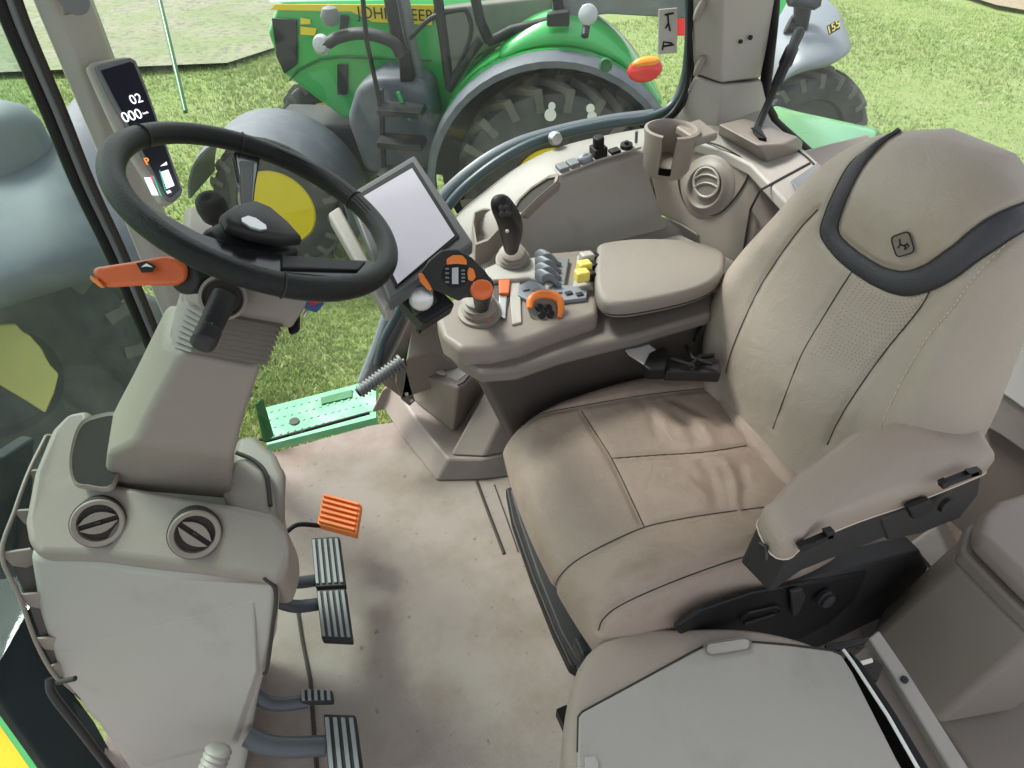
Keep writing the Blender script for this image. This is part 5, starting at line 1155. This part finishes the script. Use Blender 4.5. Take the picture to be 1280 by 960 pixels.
def tyre(F, cx, cy, cz, R, wd, name, par, m='tyre', lugs=20, rimR=None, rim=True, aspect=.62, rimm='yellow'):
    r0 = R*aspect; prof = [(r0, -wd*.36), (r0+.04*R, -wd*.46), (R*.86, -wd*.5), (R*.915, -wd*.44), (R*.93, -wd*.2), (R*.93, 0), (R*.93, wd*.2), (R*.915, wd*.44), (R*.86, wd*.5), (r0+.04*R, wd*.46), (r0, wd*.36)]
    s = F.sc; o = F(cx, cy, cz); mb = MB(); mb.add(*g_lathe([(a*s, b*s) for a, b in prof], o, F.fy, 48))
    mb2 = MB()
    for k in range(lugs):
        for sd_ in (-1, 1):
            a0 = 2*math.pi*(k+(.5 if sd_ > 0 else 0))/lugs; da = .55*2*math.pi/lugs*1.6
            ring = []
            for (t, yy, rr) in ((0, .02, 1.0), (.5, .26, .995), (1, .47, .97), (1.0, .52, .86)):
                a = a0+da*t; wl = .16*2*math.pi/lugs; q = []
                for (aw, dr) in ((-wl, -.09), (-wl*.75, 0), (wl*.75, 0), (wl, -.09)):
                    q.append(F(cx+math.cos(a+aw)*R*(rr+dr), cy+sd_*yy*wd, cz+math.sin(a+aw)*R*(rr+dr)))
                ring.append(q)
            mb2.add(*g_loft(ring))
    t = mb.build(name, m, par)
    mb2.build('tread_lugs', 'lug', t, smooth=False)
    if rim:
        rr = r0*s; q = wd*s
        pr = [(rr*1.03, q*.40), (rr*.99, q*.42), (rr*.95, q*.30), (rr*.90, q*.05), (rr*.62, -q*.25), (rr*.55, -q*.22), (rr*.5, 0), (rr*.3, q*.05), (rr*.28, q*.2), (rr*.1, q*.22), (.001, q*.22), (.001, -q*.3), (rr*.98, -q*.36)]
        mb = MB().add(*g_lathe(pr, o, F.fy, 40))
        for k in range(8):
            a = 2*math.pi*k/8; c = F(cx+math.cos(a)*r0*.4, cy+wd*.11, cz+math.sin(a)*r0*.4); mb.add(*g_lathe([(.02, 0), (.02, .03*s), (.001, .032*s)], c, F.fy, 8))
        mb.build('rim', rimm, par)
    return t
T1 = thing('tractor', F1(0, 0, 0), 'green tractor with a yellow hood stripe parked beyond the right door glass', 'tractor')
tyre(F1, -.02, .93, .74, .97, .56, 'rear_tyre', T1, lugs=20, aspect=.40)
hubp = F1.solve(345, 262, 1.2); hl = hubp-F1.o; fxh = np.dot(hl, F1.fx)/F1.sc; fzh = hl[2]/F1.sc
tyre(F1, fxh, 1.0, fzh, .70, .42, 'front_tyre', T1, lugs=18, aspect=.56)
tyre(F1, fxh, -1.0, fzh, .70, .42, 'front_tyre', T1, lugs=18, aspect=.56)
MB().add(*arcshell(F1, fxh, fzh, .83, .85, 12, 205, .70, 1.36, drop=.03)).build('front_fender', 'fender', T1)
# rear fender: green shell with a broad grey flare
MB().add(*arcshell(F1, .0, .72, 1.20, 1.23, 20, 165, .45, 1.02)).build('rear_fender', 'green', T1)
MB().add(*arcshell(F1, .0, .72, 1.17, 1.225, -5, 172, 1.0, 1.25, drop=.03)).build('fender_flare', 'fender', T1)
mb = MB()
rings = []
for i in range(13):
    t = i/12; x = .55-1.55*t; h = .08+.20*math.sin(math.pi*min(1, t*1.1+.02))**.8; top = 1.0
    rz = .72+math.sqrt(max(.02, 1.22**2-x**2)) 
    rings.append([F1(x, .45, rz-.02), F1(x, .5, rz+h), F1(x, .8, rz+h*.95), F1(x, .97, rz+h*.45), F1(x, 1.0, rz-.03)])
mb.add(*g_loft(rings)); mb.build('fender_crown', 'green', T1, sub=1)
MB().add(*g_lathe([(1.19*.96, 0), (1.19*.96, .02), (.3, .02), (.3, 0)], F1(0, .62, .72), F1.fy, 40)).build('fender_liner', 'fender_dark', T1)
# tail light and marker lamps
tn = nrm(CAM-D(805, 88, 4.9)); tu = nrm(np.cross(V(0, 0, 1), tn)); tv = np.cross(tn, tu)
tu2 = tu*.97+tv*.2; tv2 = tv*.97-tu*.2
c = D(806, 87, 4.55)
tl = MB().add(*g_pillow(oval(c-tn*.05, tu2, tv2, .125, .085), tn, .07, .02)).build('tail_light', 'red', T1)
MB().add(*g_pillow(oval(c+tu2*.01+tv2*.045-tn*.03, tu2, tv2, .10, .04), tn, .07, .01)).build('amber_lens', 'amber', tl)
c = D(757, 81, 4.7); MB().add(*g_lathe([(.05, -.05), (.05, 0), (.035, .01), (.03, -.01), (.001, -.01)], c, tn, 20)).build('side_reflector', 'green_dark', T1)
c = D(735, 18, 4.8); wl = MB().add(*g_lathe([(.03, -.12), (.06, -.09), (.075, -.01), (.075, 0)], c, tn, 24)).build('work_lamp', 'grey', T1)
MB().add(*g_lathe([(.072, 0), (.06, .012), (.001, .018)], c, tn, 24)).build('lens', 'lampglass', wl)
MB().add(*g_tube([D(731, 45, 4.85), D(734, 25, 4.87)], .03, 10)).build('lamp_foot', 'black', wl)
# hood, side panels, stripe and lettering
def fq(px_, py_, yl): return F1.solve(px_, py_, yl)
side = [fq(345, 6, .42), fq(620, 18, .42), fq(620, 150, .42), fq(430, 150, .42), fq(352, 92, .42), fq(333, 40, .42)]
hood = MB().add(*g_slab(side, -F1.fy*.82)).build('hood', 'green', T1, bevel=.05, seg=4)
top = [fq(333, 2, .36), fq(620, -4, .36), fq(620, 16, .425), fq(345, 4, .425)]
MB().add(*g_slab(top, -F1.fy*.7)).build('hood_top', 'green', T1, bevel=.02)
st = [fq(338, 12, .43), fq(440, 14, .43), fq(466, 27, .43), fq(540, 31, .43), fq(543, 6, .43), fq(345, 5, .43)]
MB().add(*g_slab(st, F1.fy*.012)).build('yellow_stripe', 'yellow', T1)
p0 = fq(466, 17, .448); p1 = fq(532, 20, .448); p2 = fq(499, 10, .448)
ux = nrm(p1-p0); uy = V(0, 0, 1)
text('JOHN DEERE', 'lettering', 'black', T1, (p0+p1)/2, ux, uy, .135)
gr = [fq(340, 22, .435), fq(372, 24, .435), fq(372, 80, .435), fq(356, 92, .435), fq(346, 70, .435)]
MB().add(*g_slab(gr, F1.fy*.02)).build('headlight', 'char', T1, bevel=.01)
MB().add(*g_slab([fq(376, 22, .44), fq(388, 24, .44), fq(388, 30, .44), fq(376, 30, .44)], F1.fy*.008)).build('sticker', 'yellow', T1)
MB().add(*g_slab([fq(376, 33, .44), fq(396, 35, .44), fq(394, 44, .44), fq(376, 43, .44)], F1.fy*.008)).build('sticker', 'yellow', T1)
# curved side panel line, dark grilles
mb = MB(); 
for pts in ([(362, 100), (372, 88), (400, 74), (430, 71), (540, 76)], [(455, 140), (466, 112), (470, 95), (480, 87), (520, 86)]):
    mb.add(*g_tube([fq(a, b, .44) for a, b in pts], .012, 6))
mb.build('panel_seam', 'green_dark', T1)
MB().add(*g_slab([fq(422, 80, .44), fq(435, 80, .44), fq(434, 118, .44), fq(422, 118, .44)], F1.fy*.02)).build('side_grille', 'char', T1, bevel=.006)
MB().add(*g_slab([fq(426, 18, .44), fq(437, 20, .44), fq(432, 52, .44), fq(424, 50, .44)], F1.fy*.02)).build('side_grille', 'char', T1, bevel=.006)
# engine bay and chassis under the hood, steps, tank
MB().add(*g_box(F1(1.9, .1, .75), (2.2, .6, .5), np.stack([F1.fx, F1.fy, V(0, 0, 1)], 1))).build('chassis', 'fender_dark', T1, bevel=.03)
MB().add(*g_box(F1(fxh, 0, fzh), (.25, 2.0, .2), np.stack([F1.fx, F1.fy, V(0, 0, 1)], 1))).build('front_axle', 'fender_dark', T1, bevel=.03)
mb = MB()
tk = [fq(445, 108, .9), fq(470, 96, .9), fq(500, 97, .9), fq(535, 110, .9), fq(540, 135, .9), fq(548, 200, .9), fq(500, 235, .9), fq(455, 215, .9), fq(432, 150, .9)]
mb.add(*g_slab(tk, -F1.fy*.5)); mb.build('fuel_tank', 'fender', T1, bevel=.08, seg=4)
mb = MB()
for yy in (125, 165, 205):
    mb.add(*g_slab([fq(478, yy, .98), fq(532, yy+4, .98), fq(534, yy+12, .98), fq(480, yy+8, .98)], F1.fy*.25))
mb.add(*g_slab([fq(474, 110, 1.0), fq(480, 110, 1.0), fq(484, 225, 1.0), fq(478, 225, 1.0)], F1.fy*.05))
mb.build('steps', 'char', T1, bevel=.01)
MB().add(*g_tube([fq(497, 115, 1.0), fq(505, 135, 1.0), fq(512, 150, 1.0)], .02, 8)).build('green_rail', 'green', T1)
mb = MB()
for q in ([(480, 104), (480, 130)], [(480, 104), (498, 101)], [(485, 116), (498, 113)], [(486, 124), (498, 122)]):
    mb.add(*g_tube([fq(a, b, .62) for a, b in q], .02, 6))
mb.build('filter_bracket', 'black', T1)
MB().add(*g_lathe([(.055, 0), (.055, .02), (.001, .02)], fq(533, 122, .72), F1.fy, 24)).build('round_sticker', 'yellow', T1)
# exhaust stack and mirror arm
MB().add(*g_tube([fq(484, -20, .75), fq(495, 40, .75), fq(505, 75, .75), fq(515, 105, .75), fq(522, 145, .75)], [.055, .055, .05, .05, .045], 12)).build('front_post', 'char', T1)
MB().add(*g_tube([fq(500, -20, .65), fq(515, 60, .65), fq(530, 130, .65)], .06, 12)).build('exhaust_stack', 'grey', T1)
MB().add(*g_slab([fq(500, 58, .82), fq(514, 62, .82), fq(520, 98, .82), fq(502, 100, .82)], F1.fy*.08)).build('hinge_box', 'black', T1, bevel=.02)
mb = MB()
mb.add(*g_tube(cr([fq(405, 57, .95), fq(425, 46, .95), fq(455, 42, .95), fq(490, 52, .95), fq(502, 70, .95)], 6), [.07]*25, 10, flat=.7)); 
MB().add(*g_lathe([(.0, -.05), (.06, -.04), (.085, 0), (.06, .04), (.001, .05)], fq(402, 56, .97), tn, 20)).build('work_lamp', 'lampglass', T1)
MB().add(*g_lathe([(.0, -.08), (.06, -.06), (.085, 0), (.06, .06), (.001, .08)], fq(413, 20, .97), V(0, 0, 1), 20)).build('beacon_lamp', 'grey', T1)
mb.build('lamp_arm', 'char', T1)
MB().add(*g_tube([fq(452, -20, 1.1), fq(458, 50, 1.1), fq(470, 105, 1.1), fq(477, 145, 1.1)], .02, 8)).build('mirror_rod', 'black', T1)
# cab: pillars, door glass, roof side
mb = MB()
for pts in ([(545, -20), (556, 60), (562, 110)], [(590, -20), (601, 28), (612, 52)], [(600, 50), (580, 80), (560, 112)], [(693, -20), (700, 20)], [(610, 54), (640, 38), (690, 27)]):
    mb.add(*g_tube([fq(a, b, .8) for a, b in pts], .045, 8))
mb.add(*g_tube(cr([fq(512, 48, .82), fq(540, 22, .82), fq(575, 12, .82), fq(585, 18, .82), fq(588, 45, .82), fq(568, 95, .82)], 5), .02, 8))
mb.build('cab_frame', 'char', T1)
MB().add(*g_slab([fq(560, -30, .8), fq(690, -30, .8), fq(690, 26, .8), fq(640, 37, .8), fq(612, 52, .8), fq(562, 110, .8), fq(552, 60, .8)], F1.fy*.01)).build('cab_glass', 'glass', T1)
MB().add(*g_slab([fq(690, -30, .8), fq(860, -30, .8), fq(860, 24, .8), fq(760, 18, .8), fq(690, 26, .8)], -F1.fy*.6)).build('cab_rear', 'grey', T1, bevel=.02)
MB().add(*g_slab([fq(552, 10, .5), fq(692, -5, .5), fq(690, 30, .5), fq(600, 70, .5), fq(565, 100, .5)], -F1.fy*.5)).build('cab_interior', 'trim_dark', T1, bevel=.03)
MB().add(*g_slab([fq(748, -20, .85), fq(825, -20, .85), fq(825, 10, .85), fq(752, 12, .85)], F1.fy*.02)).build('rear_window', 'glass', T1)
MB().add(*g_slab([fq(684, 14, .9), fq(712, 10, .9), fq(712, 30, .9), fq(684, 30, .9)], F1.fy*.1)).build('hinge_cover', 'char', T1, bevel=.015)
mb = MB()
for (x, y, r) in ((688, 143, .05), (690, 132, .03), (738, 135, .035), (740, 145, .04)): mb.add(*g_lathe([(r, 0), (r, .02), (.001, .02)], fq(x, y, 1.32), F1.fy, 16))
mb.build('wheel_weight_decal', 'white', T1)
# red machine edge behind
th = thing('farm_machine', D(840, 60, 8)*[1, 1, 0]+V(0, 0, GZ), 'red and white machine edge behind the parked green tractor', 'machine')
MB().add(*g_slab([D(832, -30, 8), D(860, -30, 8), D(862, 45, 8), D(838, 45, 8)], V(.3, .6, 0))).build('panel', 'red', th, bevel=.02)
MB().add(*g_slab([D(826, -30, 7.9), D(838, -30, 7.9), D(833, 12, 7.9), D(828, 20, 7.9)], V(.1, .2, 0))).build('white_panel', 'white', th, bevel=.02)

# ---- second tractor seen by the rear side window: front fender, tyre
FB = Frame(D(1020, 130, 6.2)*[1, 1, 0]+V(0, 0, GZ), math.radians(205), 1.0)
T2 = thing('tractor', FB.o, 'tractor with grey front fender on the grass behind the black lever', 'tractor')
Rn = nrm(CAM-D(1020, 70, 6.0)); 
def FD(x, y, d=6.0): return D(x, y, d)
MB().add(*g_loft([[FD(985, -20, 6.6), FD(1010, -15, 6.4), FD(1048, 5, 6.2), FD(1055, 30, 6.1), FD(1062, 52, 6.1)],
                  [FD(985, 5, 6.3), FD(1010, 10, 6.0), FD(1036, 26, 5.9), FD(1050, 44, 5.8), FD(1066, 62, 5.9)],
                  [FD(960, 35, 6.0), FD(1000, 45, 5.7), FD(1022, 50, 5.6), FD(1045, 62, 5.6), FD(1058, 70, 5.7)],
                  [FD(955, 75, 5.9), FD(985, 72, 5.6), FD(1005, 78, 5.5), FD(1028, 82, 5.5), FD(1042, 80, 5.6)],
                  [FD(955, 130, 6.0), FD(975, 105, 5.7), FD(990, 95, 5.6), FD(1010, 88, 5.6), FD(1028, 84, 5.7)]], closed=False)).build('front_fender', 'bluegrey', T2, solid=.03, sub=2)
MB().add(*g_slab([FD(1033, 33, 5.55), FD(1048, 24, 5.55), FD(1050, 36, 5.55), FD(1036, 44, 5.55)], Rn*.01)).build('number_plate', 'char', T2)
text('155', 'lettering', 'yellow_plastic', T2, FD(1042, 34, 5.50), FD(1052, 27, 5.5)-FD(1032, 41, 5.5), FD(1040, 20, 5.5)-FD(1046, 48, 5.5), .09, extrude=.002)
tyre(Frame(FD(1000, 160, 6.2)-V(0, 0, 0), math.radians(160), 1.0), 0, 0, 0, .56, .42, 'front_tyre', T2, lugs=18, aspect=.55, rim=False)
MB().add(*g_slab([FD(960, -30, 6.9), FD(990, -30, 6.9), FD(988, 30, 6.9), FD(955, 36, 6.9)], V(.5, .5, 0))).build('hood', 'green', T2, bevel=.05)
ml = MB().add(*g_pillow([FD(978, -10, 5.6), FD(1030, -14, 5.6), FD(1026, 8, 5.6), FD(1018, 13, 5.6), FD(985, 8, 5.6)], Rn, .1, .02)).build('front_lamp', 'char', T2)
MB().add(*g_tube([FD(1004, 5, 5.7), FD(1000, 36, 5.8), FD(985, 30, 5.8)], .08, 10)).build('lamp_bracket', 'char', T2)

# ---- big wheel and fender seen through the windshield at the left edge
FC = Frame(D(18, 452, 3.5), math.radians(-12), 1.0)
nC = nrm(CAM*[1, 1, 0]+V(0, 0, .4)-FC.o); 
FC.fy = nC; FC.fx = nrm(np.cross(V(0, 0, 1), nC)); upC = np.cross(nC, FC.fx)
class FCam(Frame):
    def __call__(s, x, y, z): return s.o+s.sc*(x*s.fx+y*s.fy+z*upC)
FC.__class__ = FCam
T3 = thing('tractor', V(FC.o[0], FC.o[1], GZ), 'tractor with big grey fender and yellow piece, seen through the windshield', 'tractor')
tyre(FC, -.12, 0, .0, .78, .5, 'front_tyre', T3, lugs=18, aspect=.34, rim=False)
MB().add(*g_slab([D(x, y, 3.22) for x, y in [(-40, 402), (0, 406), (20, 405), (30, 416), (38, 420), (52, 436), (58, 448), (64, 458), (74, 468), (68, 492), (57, 517), (30, 500), (0, 482), (-40, 465)]], -nC*.05)).build('yellow_piece', 'yellow_dim', T3, bevel=.01)  # flat yellow piece with a ragged outline before the tyre
MB().add(*g_loft([[D(-60, 195, 3.6), D(0, 196, 3.5), D(50, 178, 3.6), D(95, 120, 3.9), D(110, 90, 4.2)],
                  [D(-60, 235, 3.3), D(0, 214, 3.25), D(60, 192, 3.3), D(110, 150, 3.6), D(150, 120, 3.9)],
                  [D(-60, 300, 3.1), D(0, 296, 3.1), D(60, 285, 3.1), D(120, 250, 3.3), D(170, 240, 3.5)],
                  [D(-60, 380, 3.0), D(0, 365, 3.0), D(70, 340, 3.05), D(130, 320, 3.2), D(190, 330, 3.4)],
                  [D(-60, 400, 3.2), D(0, 388, 3.2), D(75, 362, 3.2), D(140, 345, 3.3), D(200, 360, 3.5)]], closed=False)).build('front_fender', 'fender', T3, solid=.03, sub=2)
MB().add(*g_lathe([(.21, -.2), (.20, .0), (.17, .07), (.1, .11), (.001, .12)], D(-4, 160, 3.3), V(0, 0, 1), 28)).build('work_lamp', 'grey', T3)
MB().add(*g_slab([D(-60, 360, 3.9), D(110, 330, 3.9), D(210, 380, 3.9), D(215, 560, 3.7), D(90, 600, 3.6), D(20, 545, 3.6), D(-5, 520, 3.6), D(-60, 520, 3.6)], nC*-.3)).build('side_panel', mat('dark_grey_green_panel', (.06, .075, .07), .5, var=.15, speck=((.3, .3, .28), 60, .72, .76)), T3, bevel=.03)
